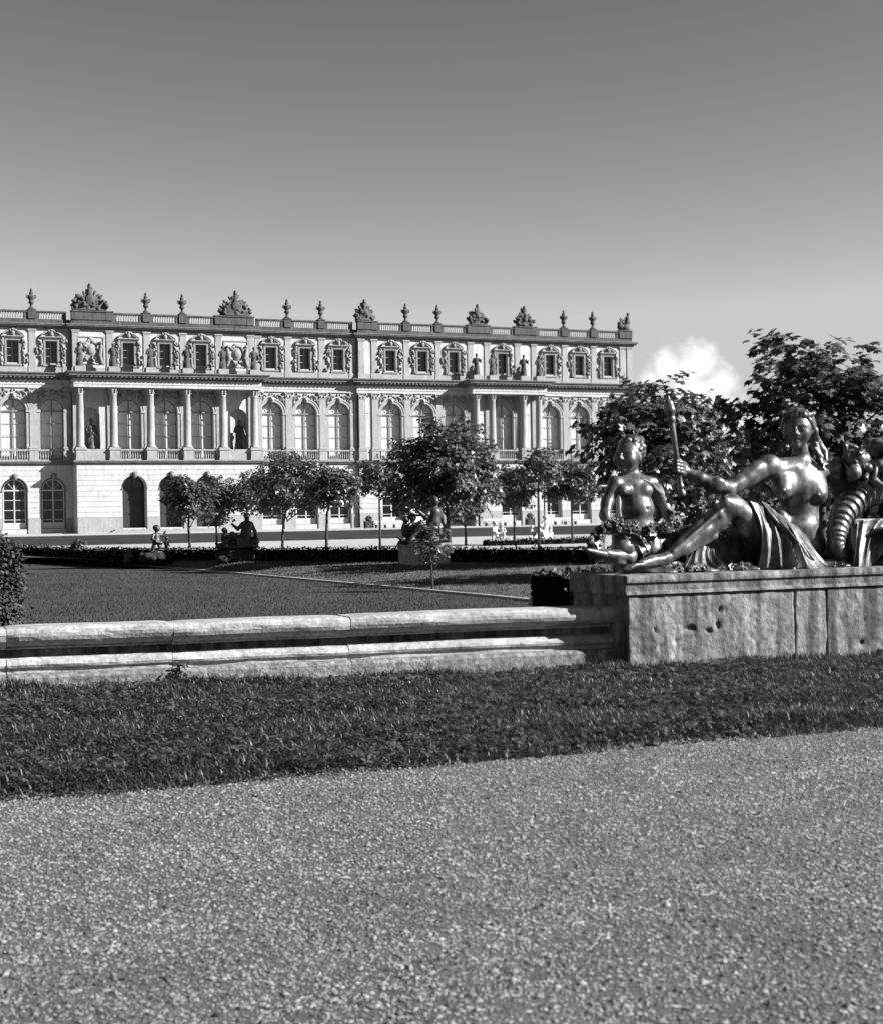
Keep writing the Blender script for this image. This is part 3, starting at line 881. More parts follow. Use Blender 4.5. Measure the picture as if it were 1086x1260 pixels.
link('urn_body', ub, None, e); [link('urn_handle', q, None, e) for q in uh]
def trophy(seed, wd, ht):
    r2 = random.Random(seed); P = []
    P += [ell((0, 0, ht * .2), (wd * .40, .45, ht * .36), k=.1), ell((0, -.34, ht * .36), (wd * .14, .25, ht * .2), k=.06)]
    P += chain([(0, -.1, ht * .4), (0, -.1, ht * .74)], [wd * .10, wd * .06], .06)
    P += [ball((0, -.1, ht * .86), ht * .075, .05), ell((0, -.05, ht * .93), (ht * .05, ht * .1, ht * .06), k=.05), ell((0, 0, ht * .74), (wd * .11, .25, ht * .06), k=.05)]
    for k in range(15):
        t = -1 + 2 * k / 14
        a = t * 1.15
        L = ht * (.82 - .20 * abs(t)) * r2.uniform(.8, 1.08)
        tip = (math.sin(a) * wd * .52, r2.uniform(-.2, .3), max(math.cos(a) * L, .35))
        P.append(cone((tip[0] * .3, 0, .3), tip, .08, .05, .05))
        P.append(ell((tip[0] * .93, tip[1], tip[2] * .93), (r2.uniform(.12, .26), .14, r2.uniform(.2, .42)), (0, a + r2.uniform(-.5, .5), 0), k=.04))
    for k in range(34):
        x = r2.uniform(-.47, .47) * wd
        z = r2.uniform(.05, .55) * ht * (1 - abs(x) / wd)
        P.append(ell((x, r2.uniform(-.5, .1), z + .12), [r2.uniform(.12, .32) for _ in range(3)], [r2.uniform(0, 3) for _ in range(3)], k=.04))
    P.append(ell((0, 0, .12), (wd * .47, .55, .2), k=.1))
    return sculpt('trophy_of_arms', P, .055)
TR = [(-26.25, .45, 4.4, 3.3, 1, 'stone trophy of arms on the roof block over the loggia end beside the outer wing'), (-8.55, .45, 4.2, 3.2, 2, 'stone trophy of arms on the roof block over the loggia end beside the recessed wall'),
      (8.25, .45, 2.7, 2.8, 3, 'narrow stone trophy on the roof corner where the recessed wall ends'), (23.95, .45, 2.8, 2.8, 4, 'leaning stone trophy over the first pair of porch columns'), (30.75, .45, 2.7, 2.8, 5, 'pointed stone trophy over the second pair of porch columns')]
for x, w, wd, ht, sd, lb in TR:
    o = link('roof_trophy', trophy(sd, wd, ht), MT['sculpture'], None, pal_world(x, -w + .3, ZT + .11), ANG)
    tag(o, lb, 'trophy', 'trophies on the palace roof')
def corner_figure():
    P = [ell((0, 0, .35), (.7, .6, .5), k=.1), ell((-.7, 0, .5), (.5, .4, .45), k=.1), cone((.2, 0, .5), (.35, 0, 1.7), .38, .3, .1), cone((.35, 0, 1.7), (.4, 0, 2.0), .2, .13, .05), ball((.45, -.05, 2.25), .2),
         cone((.1, 0, 1.6), (-.5, 0, 1.2), .15, .1), cone((-.5, 0, 1.2), (-.9, -.1, 1.5), .1, .08), cone((.55, 0, 1.6), (.7, 0, 1.0), .14, .1), ell((-.85, 0, .9), (.3, .3, .35), k=.08, wob=.05, wf=14), ell((-.4, .1, 1.3), (.14, .12, .6), (0, -.5, 0), k=.05)]
    return sculpt('corner_figure', P, .05)
o = link('roof_trophy', corner_figure(), MT['sculpture'], None, pal_world(46.1, -.1, ZT + .11), ANG)
tag(o, 'seated stone figure with arms piled on the end corner of the roof', 'statue', 'trophies on the palace roof')
def standing_figure(seed, robe=True):
    r2 = random.Random(seed); s = r2.choice((-1, 1)); P = []
    P += chain([(0, 0, 0), (0, 0, .9), (.04 * s, 0, 1.3)], [.36, .28, .24], .08)
    for k in range(9):
        a = k * .7; P += chain([(.33 * math.cos(a), .28 * math.sin(a), 0), (.24 * math.cos(a + .3), .2 * math.sin(a + .3), .8), (.18 * math.cos(a + .5), .16 * math.sin(a + .5), 1.25)], [.07, .06, .04], .04)
    P += [ell((.04 * s, 0, 1.6), (.28, .2, .36), k=.08), cone((0, 0, 1.85), (.02, 0, 2.06), .1, .09, .05), ell((.02, -.02, 2.2), (.13, .15, .18), k=.03), ell((.02, .04, 2.25), (.15, .15, .16), k=.03)]
    P += chain([(.27 * s, 0, 1.78), (.42 * s, -.05, 1.42), (.3 * s, -.25, 1.25)], [.11, .09, .07], .04)
    P += chain([(-.27 * s, 0, 1.78), (-.45 * s, .05, 1.45), (-.5 * s, -.1, 1.7 if seed % 2 else 1.1)], [.11, .09, .07], .04)
    P += chain([(-.3 * s, .1, 1.75), (-.1 * s, -.2, 1.2), (.25 * s, -.2, .7), (.3 * s, -.1, .1)], [.08, .1, .1, .08], .05)
    P += [ell((0, 0, .02), (.45, .38, .1), k=.05)]
    return sculpt('standing_figure', P, .045)
figs = [standing_figure(s) for s in (1, 2, 3, 4)]
for f in figs: f.materials.append(MT['sculpture'])
k = 0
ORD = ['first', 'second', 'third', 'fourth', 'fifth', 'sixth']
for (x0, x1, cols), lb in ((PORT1, ' robed statue from the outer wing on the six-column loggia ledge'), (PORT3, ' robed statue from the blind bay on the paired-column porch ledge')):
    for i, x in enumerate(cols):
        o = link('ledge_statue', figs[k % 4], None, None, pal_world(x, -2.05, 19.54), ANG + random.uniform(-.5, .5)); k += 1; o.scale = (1.18, 1.18, 1.18)
        tag(o, ORD[i] + lb, 'statue', 'statues on the palace ledge')
niche_me = standing_figure(8); niche_me.materials.append(MT['farbronze'])
for x, lb in ((-26.37, 'dark statue in the loggia niche beside the outer wing'), (-8.43, 'dark statue in the loggia niche beside the recessed wall')):
    p = MB(); p.bbox(-.5, .5, -.35, .35, 0, 1.5, .03)
    e = empty('niche_statue', pal_world(x, -.55, 8.65), ANG); tag(e, lb, 'statue', 'statues in the loggia niches')
    q = link('figure', niche_me, None, e, (0, 0, 1.49)); q.scale = (1.45, 1.45, 1.45); p.build('pedestal', MT['pilaster'], e)

# ================================================================== ground
def gq(s, q, z=0.0): return AX * s + AN * q + Vector((0, 0, z))
def sheet(name, pts, mat, kind='structure'):
    me = bpy.data.meshes.new(name); me.from_pydata([tuple(p) for p in pts], [], [tuple(range(len(pts)))]); me.update()
    o = link(name, me, mat); tag(o, kind=kind); return o
Q_EDGE, Q_PED, Q_LIP = -9.26, -14.4, -14.62
WALL_TURN = rad(6)
sheet('ground', [(-4000, -3000, -.6), (4000, -3000, -.6), (4000, 6000, -.6), (-4000, 6000, -.6)], MT['farlawn'])
sheet('gravel_path', [gq(-60, Q_EDGE), gq(60, Q_EDGE), gq(60, 40), gq(-60, 40)], MT['gravel'])
sheet('sunken_lawn', [gq(-90, -14.9 - 98 * math.tan(WALL_TURN), -.3), gq(8.3, -14.9, -.3), gq(70, -14.9, -.3), gq(70, -80, -.3), gq(-90, -80, -.3)], MT['lawn'])
KERB = [ground(x, y, -.27) for x, y in ((140, 692.8), (200, 697.5), (300, 706), (400, 715), (500, 724), (600, 733), (672, 740.2), (760, 748.5))]
def hedge_pt(px, off=0.0):
    Y = 54.24 / (1 + .0004055 * (px - 543)) + off
    return Vector(((px - 543) / 2000 * Y, Y, 0))
n = len(KERB)
HPX = [140, 205, 290, 380, 470, 570, 680, 860]
HB = [hedge_pt(x) for x in HPX]
b = MB()
for k in range(n):
    for j in range(7):
        t = j / 6
        p = KERB[k].lerp(HB[k], t); p.z = -.27 + .275 * (3 * t * t - 2 * t ** 3)
        b.v.append(tuple(p))
for k in range(n - 1):
    for j in range(6):
        i = k * 7 + j; b.f.append((i, i + 7, i + 8, i + 1)); b.sm.append(True)
tag(b.build('grass_bank', MT['bankgrass']), kind='structure')
hl, hr = HB[0], HB[-1]
sheet('garden_terrace', [hl, HB[2], HB[4], HB[6], hr, (60, 25, 0), (90, 70, 0), gq(110, -108.3), gq(-140, -108.3), (-80, 140, 0), (-22, 79, 0)], MT['path'])
b = MB(); b.add([gq(-150, -168, .155), gq(150, -168, .155), gq(150, -190, .205), gq(-150, -190, .205)], [(0, 1, 2, 3)]); tag(b.build('palace_path', MT['path']), kind='structure')
b = MB(); b.add([gq(-150, -108.2, .006), gq(150, -108.2, .006), gq(150, -190, .2), gq(-150, -190, .2)], [(0, 1, 2, 3)]); tag(b.build('palace_lawn', MT['farlawn']), kind='structure')
# ground east of the pedestal, in the shade of the big trees
sheet('tree_lawn', [KERB[-1] + Vector((0, 0, .274)), (70, 24, .004), (70, 46, .004), HB[-1] + Vector((6, -1.0, .004)), HB[-1] + Vector((0, -.2, .004))], MT['lawn'])
# thin stone edging at the foot of the bank
b = MB()
for a, c in zip(KERB, KERB[1:]):
    d = (c - a).normalized(); nn = Vector((d.y, -d.x, 0)) * -.07
    a0, c0 = Vector((a.x, a.y, -.32)), Vector((c.x, c.y, -.32))
    top = Vector((0, 0, .075))
    b.add([a0 - nn, c0 - nn, c0 + nn, a0 + nn, a0 - nn + top, c0 - nn + top, c0 + nn + top, a0 + nn + top], [(4, 5, 6, 7), (0, 1, 5, 4), (2, 3, 7, 6), (1, 2, 6, 5), (3, 0, 4, 7)])
tag(b.build('stone_edging', MT['coping']), kind='structure')

# grass verge in front of the wall
S_JOIN = 8.3
def verge_back(s): return -14.8 - np.clip(S_JOIN - s, 0, 40) * math.tan(WALL_TURN)
def verge_z(s, q):
    t = np.clip((Q_EDGE - q) / (Q_EDGE - verge_back(s)), 0, 1)
    return .045 * np.minimum(t * 14, 1) - .10 * t + .11 * t * np.clip((7.0 - s) / 5.5, 0, 1) + .012 * np.sin(s * 3 + q * 2) + .01 * np.sin(s * 1.3 - q * 3.7)
ns_, nq = 90, 26
V = []
for i in range(ns_ + 1):
    for j in range(nq + 1):
        s = -16 + 44 * i / ns_; t = j / nq
        edge = .05 * math.sin(s * 2.1) + .04 * math.sin(s * 5.3 + 1) + .03 * math.sin(s * 11.7)
        q = (Q_EDGE + edge) * (1 - t) + (verge_back(s)) * t
        z = float(verge_z(s, q)) - .012
        if j == 0: z = -.01
        V.append(gq(s, q, z))
F = [(i * (nq + 1) + j, (i + 1) * (nq + 1) + j, (i + 1) * (nq + 1) + j + 1, i * (nq + 1) + j + 1) for i in range(ns_) for j in range(nq)]
tag(link('grass_verge', np_mesh('grass_verge', np.array([tuple(v) for v in V]), np.array(F), True), MT['soil']), kind='structure')

# ------------------------------------------------------------------ grass blades, gravel stones
ax2, an2 = np.array(AX[:2]), np.array(AN[:2])
def to_xy(s, q): return s[:, None] * ax2 + q[:, None] * an2
def in_view(P, margin):
    """keep points a small step around the field of view could show"""
    return (np.abs(P[:, 0]) < P[:, 1] * (543 / 2000) + margin) & (P[:, 1] > 3.2)
def blades(name, P, z, L, wd, lean, mat, tris=2):
    n = len(P)
    a = RNG.uniform(0, 2 * np.pi, n); ln = L * RNG.uniform(.5, 1.3, n); w = wd * RNG.uniform(.6, 1.4, n)
    d = np.stack([np.cos(a), np.sin(a)], 1); sd = np.stack([-d[:, 1], d[:, 0]], 1)
    le = lean * RNG.uniform(.2, 1.4, n)
    base = np.concatenate([P, z[:, None]], 1)
    def off(f, g, sgn):
        o = base.copy()
        o[:, :2] += d * (ln * le * f * f)[:, None] + sd * (w * g * sgn)[:, None]
        o[:, 2] += ln * (f - .35 * le * f * f)
        return o
    V = np.stack([off(0, .5, -1), off(0, .5, 1), off(.55, .45, 1), off(.55, .45, -1), off(1, 0, 1)], 1).reshape(-1, 3)
    i = np.arange(n)[:, None] * 5
    T = np.concatenate([i + np.array([[0, 1, 2]]), i + np.array([[0, 2, 3]]), i + np.array([[3, 2, 4]])], 0)
    return link(name, np_mesh(name, V, T), mat)
n = 330000
s = RNG.uniform(-6, 13, n); q = Q_EDGE + .07 - (Q_EDGE + .07 - verge_back(s)) * RNG.uniform(0, .995, n)
P = to_xy(s, q); k = in_view(P, .9); P, s, q = P[k], s[k], q[k]
# patchy growth
pt = np.sin(s * 2.3 + np.sin(q * 1.7)) * np.sin(q * 2.9 + 1.2 * np.sin(s * 1.1))
keep = RNG.uniform(0, 1, len(P)) < .82 + .18 * pt; P, s, q, pt = P[keep], s[keep], q[keep], pt[keep]
o = blades('verge_grass', P, verge_z(s, q) - .008, .056 * (1 + .3 * pt), .0095, 1.6, MT['blade'])
tag(o, 'coarse dark grass growing on the verge between gravel and stone wall', 'grass', kind='stuff')
# broad weed leaves among the grass
def kites(c, d, nrm, L, wd, nl, spread, droop):
    """palmate leaves: c centres, d directions, nrm normals (n,3); nl leaflets each"""
    n = len(c); sd = np.cross(nrm, d); out = []
    for j in range(nl):
        ph = (j - (nl - 1) / 2) * spread
        e = np.cos(ph) * d + np.sin(ph) * sd - droop * nrm
        e /= np.linalg.norm(e, axis=1)[:, None]
        f = np.cross(nrm, e); ll = (L * (1 - .22 * abs(j - (nl - 1) / 2)))[:, None]; ww = (wd)[:, None]
        m = c + e * ll * .58 + nrm * ll * .06
        out.append(np.stack([c, m + f * ww, c + e * ll, m - f * ww], 1))
    V = np.stack(out, 1).reshape(-1, 3)
    Fq = np.arange(len(V)).reshape(-1, 4)
    return V, Fq
def unit(v): return v / np.maximum(np.linalg.norm(v, axis=1), 1e-6)[:, None]
n = 30000
s = RNG.uniform(-6, 13, n); q = Q_EDGE - (Q_EDGE - verge_back(s)) * RNG.uniform(0, .99, n); P = to_xy(s, q); k = in_view(P, .9) & (np.sin(s * 1.9) * np.sin(q * 2.2 + s) > -.2); P = P[k]; n = len(P)
c = np.concatenate([P, (RNG.uniform(.025, .06, n) + verge_z(P @ ax2, P @ an2))[:, None]], 1); nr = unit(np.concatenate([RNG.normal(0, .35, (n, 2)), np.ones((n, 1))], 1)); d = unit(np.cross(nr, RNG.normal(0, 1, (n, 3))))
V, Fq = kites(c, d, nr, RNG.uniform(.025, .05, n), RNG.uniform(.010, .017, n), 3, 1.9, .1)
tag(link('verge_clover', np_mesh('verge_clover', V, Fq), MT['blade']), 'small three-leaved clover and weeds among the verge grass', 'clover', kind='stuff')
# short lawn blades on the sunken lawn where they can still be told
n = 150000
Y = 16 + 44 * RNG.uniform(0, 1, n) ** 1.7; X = RNG.uniform(-1, 1, n) * (Y * .2715 + 1.5)
P = np.stack([X, Y], 1); sp = P @ ax2; qp = P @ an2
kx = np.array([p.x for p in KERB]); ky = np.array([p.y for p in KERB])
lim = np.interp(-Y, -ky, kx)
k = (qp < verge_back(sp) - .5) & (X < lim - .15); P = P[k]
tag(blades('lawn_grass', P, np.full(len(P), -.3), .055, .011, .9, MT['lawnblade']), 'short mown grass of the sunken lawn behind the stone wall', 'grass', kind='stuff')
n = 40000
kk = RNG.integers(0, len(KERB) - 1, n); f1, f2 = RNG.uniform(0, 1, n), RNG.uniform(0, 1, n)
KA = np.array([tuple(p) for p in KERB]); HA = np.array([tuple(p) for p in HB])
A_ = KA[kk] * (1 - f1)[:, None] + KA[kk + 1] * f1[:, None]; B_ = HA[kk] * (1 - f1)[:, None] + HA[kk + 1] * f1[:, None]
P = A_ * (1 - f2)[:, None] + B_ * f2[:, None]
tag(blades('bank_grass', P[:, :2], -.28 + .275 * (3 * f2 ** 2 - 2 * f2 ** 3), .055, .02, .9, MT['bankgrass']), 'short grass on the sloping bank below the hedge', 'grass', kind='stuff')
# taller tufts against the wall foot and pedestal
n = 16000
s = RNG.uniform(-8, 12, n); q = verge_back(s) + .18 + .16 * np.abs(RNG.normal(0, 1, n)) + np.where(s > 8.2, .24, 0); P = to_xy(s, q)
k = in_view(P, .9) & (np.sin(s * 3.1) + np.sin(s * 7.7 + 1) + RNG.normal(0, .6, n) > .2); P, s, q = P[k], s[k], q[k]
tag(blades('wall_foot_grass', P, verge_z(s, q) - .01, .12, .008, 1.2, MT['blade']), 'longer grass tufts leaning on the foot of the wall and pedestal', 'grass', kind='stuff')
# gravel
n = 262000
Y = 3.6 + 8.6 * RNG.uniform(0, 1, n) ** .85; X = RNG.uniform(-1, 1, n) * (Y * .2715 + .8); P = np.stack([X, Y], 1)
hol = np.sin(X * 17 + 3 * np.sin(Y * 9)) * np.sin(Y * 21 + 2.5 * np.sin(X * 11)) + .7 * np.sin(X * 41 + Y * 13) * np.sin(Y * 37 - X * 19)   # small scuffed hollows: fewer pebbles, their shade put into the dark ground colour
k = (P @ an2 > Q_EDGE - .12 - .1 * RNG.uniform(0, 1, n)) & (RNG.uniform(0, 1, n) < .96 - .75 * np.clip(hol - .35, 0, 1)); P = P[k]; n = len(P)
r = .0044 * np.exp(RNG.normal(0, .42, n)); r = np.clip(r, .002, .013)
oc = np.array([[1, 0, 0], [-1, 0, 0], [0, 1, 0], [0, -1, 0], [0, 0, 1], [0, 0, -1]], float)
base = oc[None] * (1 + RNG.uniform(-.3, .3, (n, 6, 1)))
base = base + RNG.uniform(-.22, .22, (n, 6, 3))
a = RNG.uniform(0, 6.28, n); ca, sa = np.cos(a)[:, None], np.sin(a)[:, None]
st = RNG.uniform(.8, 1.7, (n, 1))
vx = base[..., 0] * st; vy = base[..., 1]; vz = base[..., 2] * RNG.uniform(.5, .95, (n, 1))
V = np.stack([ca * vx - sa * vy, sa * vx + ca * vy, vz], -1) * r[:, None, None]
V[..., 0] += P[:, 0:1]; V[..., 1] += P[:, 1:2]; V[..., 2] += (r * .3)[:, None]
V = V[:, :5]
tri = np.array([[0, 2, 4], [2, 1, 4], [1, 3, 4], [3, 0, 4]])
Fq = (np.arange(n)[:, None, None] * 5 + tri[None]).reshape(-1, 3)
tag(link('path_gravel', np_mesh('path_gravel', V.reshape(-1, 3), Fq), MT['pebble']), 'loose pale gravel stones covering the path', 'gravel', kind='stuff')

# ================================================================== basin wall and statue pedestal
def on_plane(px, py, q):
    d = pray(px, py); p = cam_p + d * ((q - cam_p.dot(AN)) / d.dot(AN)); return p
def s_of(p): return p.dot(AX)
S_PED = s_of(on_plane(772, 760, Q_PED))
wall_root = empty('basin_wall', gq(S_PED, Q_LIP), ANG - WALL_TURN)
WX = Vector((math.cos(ANG - WALL_TURN), math.sin(ANG - WALL_TURN), 0)); WN = Vector((math.sin(ANG - WALL_TURN), -math.cos(ANG - WALL_TURN), 0))
def along_wall(px, py):
    d = pray(px, py); o = wall_root.location; p = cam_p + d * ((o - cam_p).dot(WN) / d.dot(WN)); return (p - o).dot(WX)
tag(wall_root, 'low pale stone basin wall with rounded coping running up to the pedestal', 'wall')
COPING = [(.55, .38), (.55, .575), (.06, .580), (.022, .572), (.003, .553), (-.004, .525), (.0, .492), (.018, .455), (.05, .425), (.095, .405), (.145, .398), (.15, .385)]
BASEM = [(.55, .12), (.55, .384), (.15, .384), (.155, .368), (.31, .362), (.31, .30), (.165, .292), (.125, .276), (.095, .250), (.085, .225), (.095, .200), (.12, .186), (.125, .160), (.125, .12)]
PLINTH = [(.55, -.3), (.55, .119), (.124, .119), (.124, .150), (.035, .150), (.004, .138), (-.018, .112), (-.022, -.3)]
js = [along_wall(x, 770) for x in (432, 214, 8)]
cuts = [0.35] + js + [js[2] - 1.9 * k for k in range(1, 5)]
for prof, nm, mt, sd in ((COPING, 'coping_stone', 'coping', 0), (BASEM, 'base_moulding', 'coping', 20), (PLINTH, 'plinth_stone', 'plinthstone', 40)):
    for i, (a, c) in enumerate(zip(cuts, cuts[1:])):
        b = MB(); nseg = 14
        rr = random.Random(i + sd)
        g = .003
        dz, dy = rr.uniform(-.004, .004), rr.uniform(-.004, .004)
        rings = []
        for k in range(nseg + 1):
            x = c + g + (a - c - 2 * g) * k / nseg
            e = .010 if k in (0, nseg) else 0
            rings.append([(x, y + dy + (e if y < .3 else 0) + .004 * math.sin(x * 5 + z * 30) + rr.uniform(-.003, .003), z + dz - (e if z > .5 else 0) + .003 * math.sin(x * 3.3 + i)) for y, z in prof])
        m_ = len(prof); vs = [p for r_ in rings for p in r_]
        fs = [(k * m_ + j, k * m_ + (j + 1) % m_, (k + 1) * m_ + (j + 1) % m_, (k + 1) * m_ + j) for k in range(nseg) for j in range(m_)]
        fs += [tuple(range(m_))[::-1], tuple(range(nseg * m_, nseg * m_ + m_))]
        b.add(vs, fs); b.build(nm, MT[mt], wall_root)
b = MB(); b.box(cuts[-1], .35, .25, .5, -.3, .5); b.build('wall_core', MT['pedestal'], wall_root)
# small weed growing from the joint
wp = wall_root.location + WX * along_wall(222, 815) + WN * .05; wp.z = .1; n = 60
c = np.array(wp)[None] + np.concatenate([RNG.normal(0, .045, (n, 2)), RNG.uniform(-.03, .09, (n, 1))], 1); nr = unit(RNG.normal(0, 1, (n, 3)) + [0, 0, .8]); d = unit(np.cross(nr, RNG.normal(0, 1, (n, 3))))
V, Fq = kites(c, d, nr, RNG.uniform(.03, .06, n), RNG.uniform(.008, .016, n), 2, .8, .1)
tag(link('wall_weed', np_mesh('wall_weed', V, Fq), MT['blade']), 'small leafy weed sprouting from a joint at the foot of the wall', 'weed', kind='stuff')

ped = empty('statue_pedestal', gq(S_PED, Q_PED), ANG)
tag(ped, 'stained grey stone pedestal carrying the reclining bronze woman', 'pedestal')
PZ, PL, PDp = 0.91, 4.6, 1.15
def rough_block(x0, x1, y0, y1, z0, z1, pits, seed):
    """block of old stone whose front is worn: chipped edges, shallow hollows, gouges"""
    nx, nz = max(int((x1 - x0) / .018), 4), int((z1 - z0) / .018)
    X, Z = np.meshgrid(np.linspace(x0, x1, nx + 1), np.linspace(z0, z1, nz + 1), indexing='ij')
    rg = np.random.default_rng(seed)
    D_ = np.zeros_like(X)
    for k in range(26):
        fx, fz = rg.normal(0, 9, 2) * (1 + k * .12); D_ += .0016 * np.sin(fx * X + fz * Z + rg.uniform(0, 6.28)) / (1 + k * .05)
    D_ += rg.normal(0, .0012, X.shape)
    for (px, pz, rx_, rz_, dp) in pits:
        r = ((X - px) / rx_) ** 2 + ((Z - pz) / rz_) ** 2 + .25 * np.sin(40 * X + 31 * Z)
        D_ += dp * np.clip(1.2 - r, 0, 1)
    e = np.minimum(np.minimum(X - x0, x1 - X), z1 - Z)
    D_ += np.clip(.014 - e, 0, 1) * (.7 + .6 * np.sin(23 * X + 17 * Z)) + .012 * np.clip(np.sin(14 * Z + seed) * np.sin(9 * Z) - .35, 0, 1) * np.clip(1 - e / .03, 0, 1)
    Fv = np.stack([X, y0 + np.clip(D_, -.004, .06), Z], -1).reshape(-1, 3)
    i = (np.arange(nx)[:, None] * (nz + 1) + np.arange(nz)[None]).ravel()
    q = np.stack([i, i + nz + 1, i + nz + 2, i + 1], 1)
    n0 = len(Fv)
    ring = np.concatenate([np.arange(nx + 1) * (nz + 1), nx * (nz + 1) + np.arange(1, nz + 1), (np.arange(nx)[::-1]) * (nz + 1) + nz, np.arange(1, nz)[::-1]])
    Bv = Fv[ring].copy(); Bv[:, 1] = y1
    m_ = len(ring); k = np.arange(m_)
    side = np.stack([ring, n0 + k, n0 + (k + 1) % m_, ring[(k + 1) % m_]], 1)
    return np_mesh('stone_block', np.concatenate([Fv, Bv]), np.concatenate([q, side]), False)
PITS = []
for (px, py, rw, rh, dp) in ((848, 774, 9, 5, .05), (872, 776, 5, 4, .035), (883, 770, 4, 6, .03), (886, 750, 3, 5, .03), (893, 751, 3, 5, .025), (806, 776, 3, 6, .02), (812, 797, 5, 6, .02), (820, 806, 4, 4, .02), (832, 789, 4, 4, .015), (1060, 791, 5, 5, .03), (1063, 762, 3, 3, .015), (790, 800, 4, 8, .015), (930, 765, 4, 3, .012), (1012, 722, 5, 3, .015)):
    p = on_plane(px, py, Q_PED); PITS.append((s_of(p) - S_PED, p.z, rw / 118, rh / 118, dp))
jx = [s_of(on_plane(x, 760, Q_PED)) - S_PED for x in (978, 1017)]
xs = [0.0] + jx + [jx[1] + .95, PL]
for i, (a, c) in enumerate(zip(xs, xs[1:])):
    link('stone_block', rough_block(a + .003, c - .003, .002 * (i % 2), PDp, -.2, .70, PITS, i), MT['pedestal'], ped)
xs2 = [-.03, jx[0] + .25, jx[1] + 1.1, PL + .03]
for i, (a, c) in enumerate(zip(xs2, xs2[1:])):
    b = MB()
    pr = [(PDp + .03, .703), (PDp + .03, PZ), (.0, PZ), (-.045, PZ - .008), (-.05, PZ - .05), (-.045, PZ - .075), (-.02, PZ - .085), (-.005, .745), (-.03, .735), (-.035, .71), (-.01, .703)]
    b.prism_x(pr[::-1], a + .003, c - .003); b.build('cap_stone', MT['pedestal'], ped)
b = MB(); b.box(-.025, -.004, .05, PDp - .05, .72, .88); b.box(-.04, -.026, .0, PDp, .83, .905); b.build('cap_return', MT['pedestal'], ped)

# ================================================================== trees, hedges
def crown_mesh(c, rx, rz, nclump, per, leaf, nl, seed, rclump=.28, low=-.9, rag=.16):
    rg = np.random.default_rng(seed)
    d = unit(rg.normal(0, 1, (nclump * 3, 3)))
    d = d[d[:, 2] > low][:nclump]
    n = len(d)
    lump = 1 + rag * (np.sin(d[:, 0] * 5 + seed) * np.sin(d[:, 1] * 4 + 2 * seed) + .9 * np.sin(d[:, 2] * 7 + seed * 1.7 + 3 * d[:, 0])) + rag * .7 * np.sin(d[:, 0] * 13 + seed) * np.sin(d[:, 2] * 11)
    rr = rg.uniform(.2, 1.06, n) ** .55 * np.clip(lump, .6, 1.13)
    cc = d * rr[:, None] * np.array([rx, rx, rz])
    # each clump: a whorl of leaves
    C = np.repeat(cc, per, 0); m = len(C)
    o = unit(rg.normal(0, 1, (m, 3))) * (rclump * rg.uniform(.3, 1.1, m))[:, None]; o[:, 2] *= .62
    P = C + o
    outw = unit(P + np.array([0, 0, rz * .25]))
    nr = unit(outw * .55 + np.array([0, 0, .75]) + rg.normal(0, .42, (m, 3)))
    dd = unit(np.cross(nr, rg.normal(0, 1, (m, 3))) + outw * .6)
    dd = unit(dd - nr * (dd * nr).sum(1)[:, None])
    L = leaf * rg.uniform(.65, 1.25, m)
    V, Fq = kites(P + np.array(c), dd, nr, L, L * (.30 if nl == 1 else .19), nl, .62, .22)
    return np_mesh('crown', V, Fq)
def make_tree(name, label, px, Y, box, leaf=.19, nl=1, dens=1.0, seed=1, z0=0.0, trunk=.055, group='young trees on the garden terrace', cat='tree', lean=0.0, rclump=.27, per=15, rag=.17, low=-.75, lmat='leaf'):
    x0, x1, yt, yb = box
    base = at_depth(px, Y, z0)
    k = Y / FPX
    xc = (x0 + x1) / 2
    ztop = EYE + (horizon(xc) - yt) * k; zbot = EYE + (horizon(xc) - yb) * k
    rx, rz = (x1 - x0) / 2 * k, (ztop - zbot) / 2
    cxw = (xc - px) * k
    root = empty(name, base); tag(root, label, cat, group)
    b = MB(); r2 = random.Random(seed)
    cz = (ztop + zbot) / 2 - z0
    h = zbot - z0
    tp = [(0, 0, -.1), (.01 + lean * .3, .01, h * .5), (cxw * .12 + lean, 0, h), (cxw, 0, cz), (cxw + .05, 0, cz + rz * .6)]
    b.tube(tp, [trunk * 1.25, trunk, trunk * .85, trunk * .55, trunk * .15], 9)
    for i in range(9):
        a = i * 2.4 + r2.uniform(-.4, .4); zz = h + (cz - h) * r2.uniform(-.05, 1.0)
        e = r2.uniform(.5, .85)
        p1 = (cxw * .6 + rx * e * .45 * math.cos(a), rx * e * .45 * math.sin(a), zz + rz * .25); p2 = (cxw + rx * e * math.cos(a), rx * e * math.sin(a), zz + rz * r2.uniform(.3, .75))
        b.tube([(cxw * .6, 0, zz), p1, p2], [trunk * .45, trunk * .28, trunk * .08], 6)
    b.build('trunk', MT['bark'], root)
    nclump = int(dens * 66 * (rx * rx * rz) ** .62 / (rclump / .3) ** 2)
    me = crown_mesh((cxw, 0, cz), rx * .93, rz * .93, max(nclump, 24), per, leaf, nl, seed, rclump, rag=rag, low=low)
    o = link('crown', me, MT[lmat], root); o['kind'] = 'stuff'
    return root
def hp(px, off): return hedge_pt(px, off).y
NEARL = 'young tree with a thin trunk and round crown, '
make_tree('terrace_tree', 'slim round-crowned young tree before the middle loggia door', 233, hp(233, 2), (202, 266, 583, 648), seed=2, dens=2.2, lean=-.05)
make_tree('terrace_tree', 'slim round-crowned young tree overlapping the last loggia door', 266, 80, (238, 292, 588, 650), seed=3, dens=2.2)
make_tree('terrace_tree', 'thin young tree behind the bronze group with the wide base', 304, 90, (268, 338, 582, 638), seed=4, dens=2.0)
make_tree('terrace_tree', 'taller young tree with a broad dense crown before the end of the loggia', 347, 80, (306, 410, 554, 646), seed=5, dens=2.3, trunk=.065)
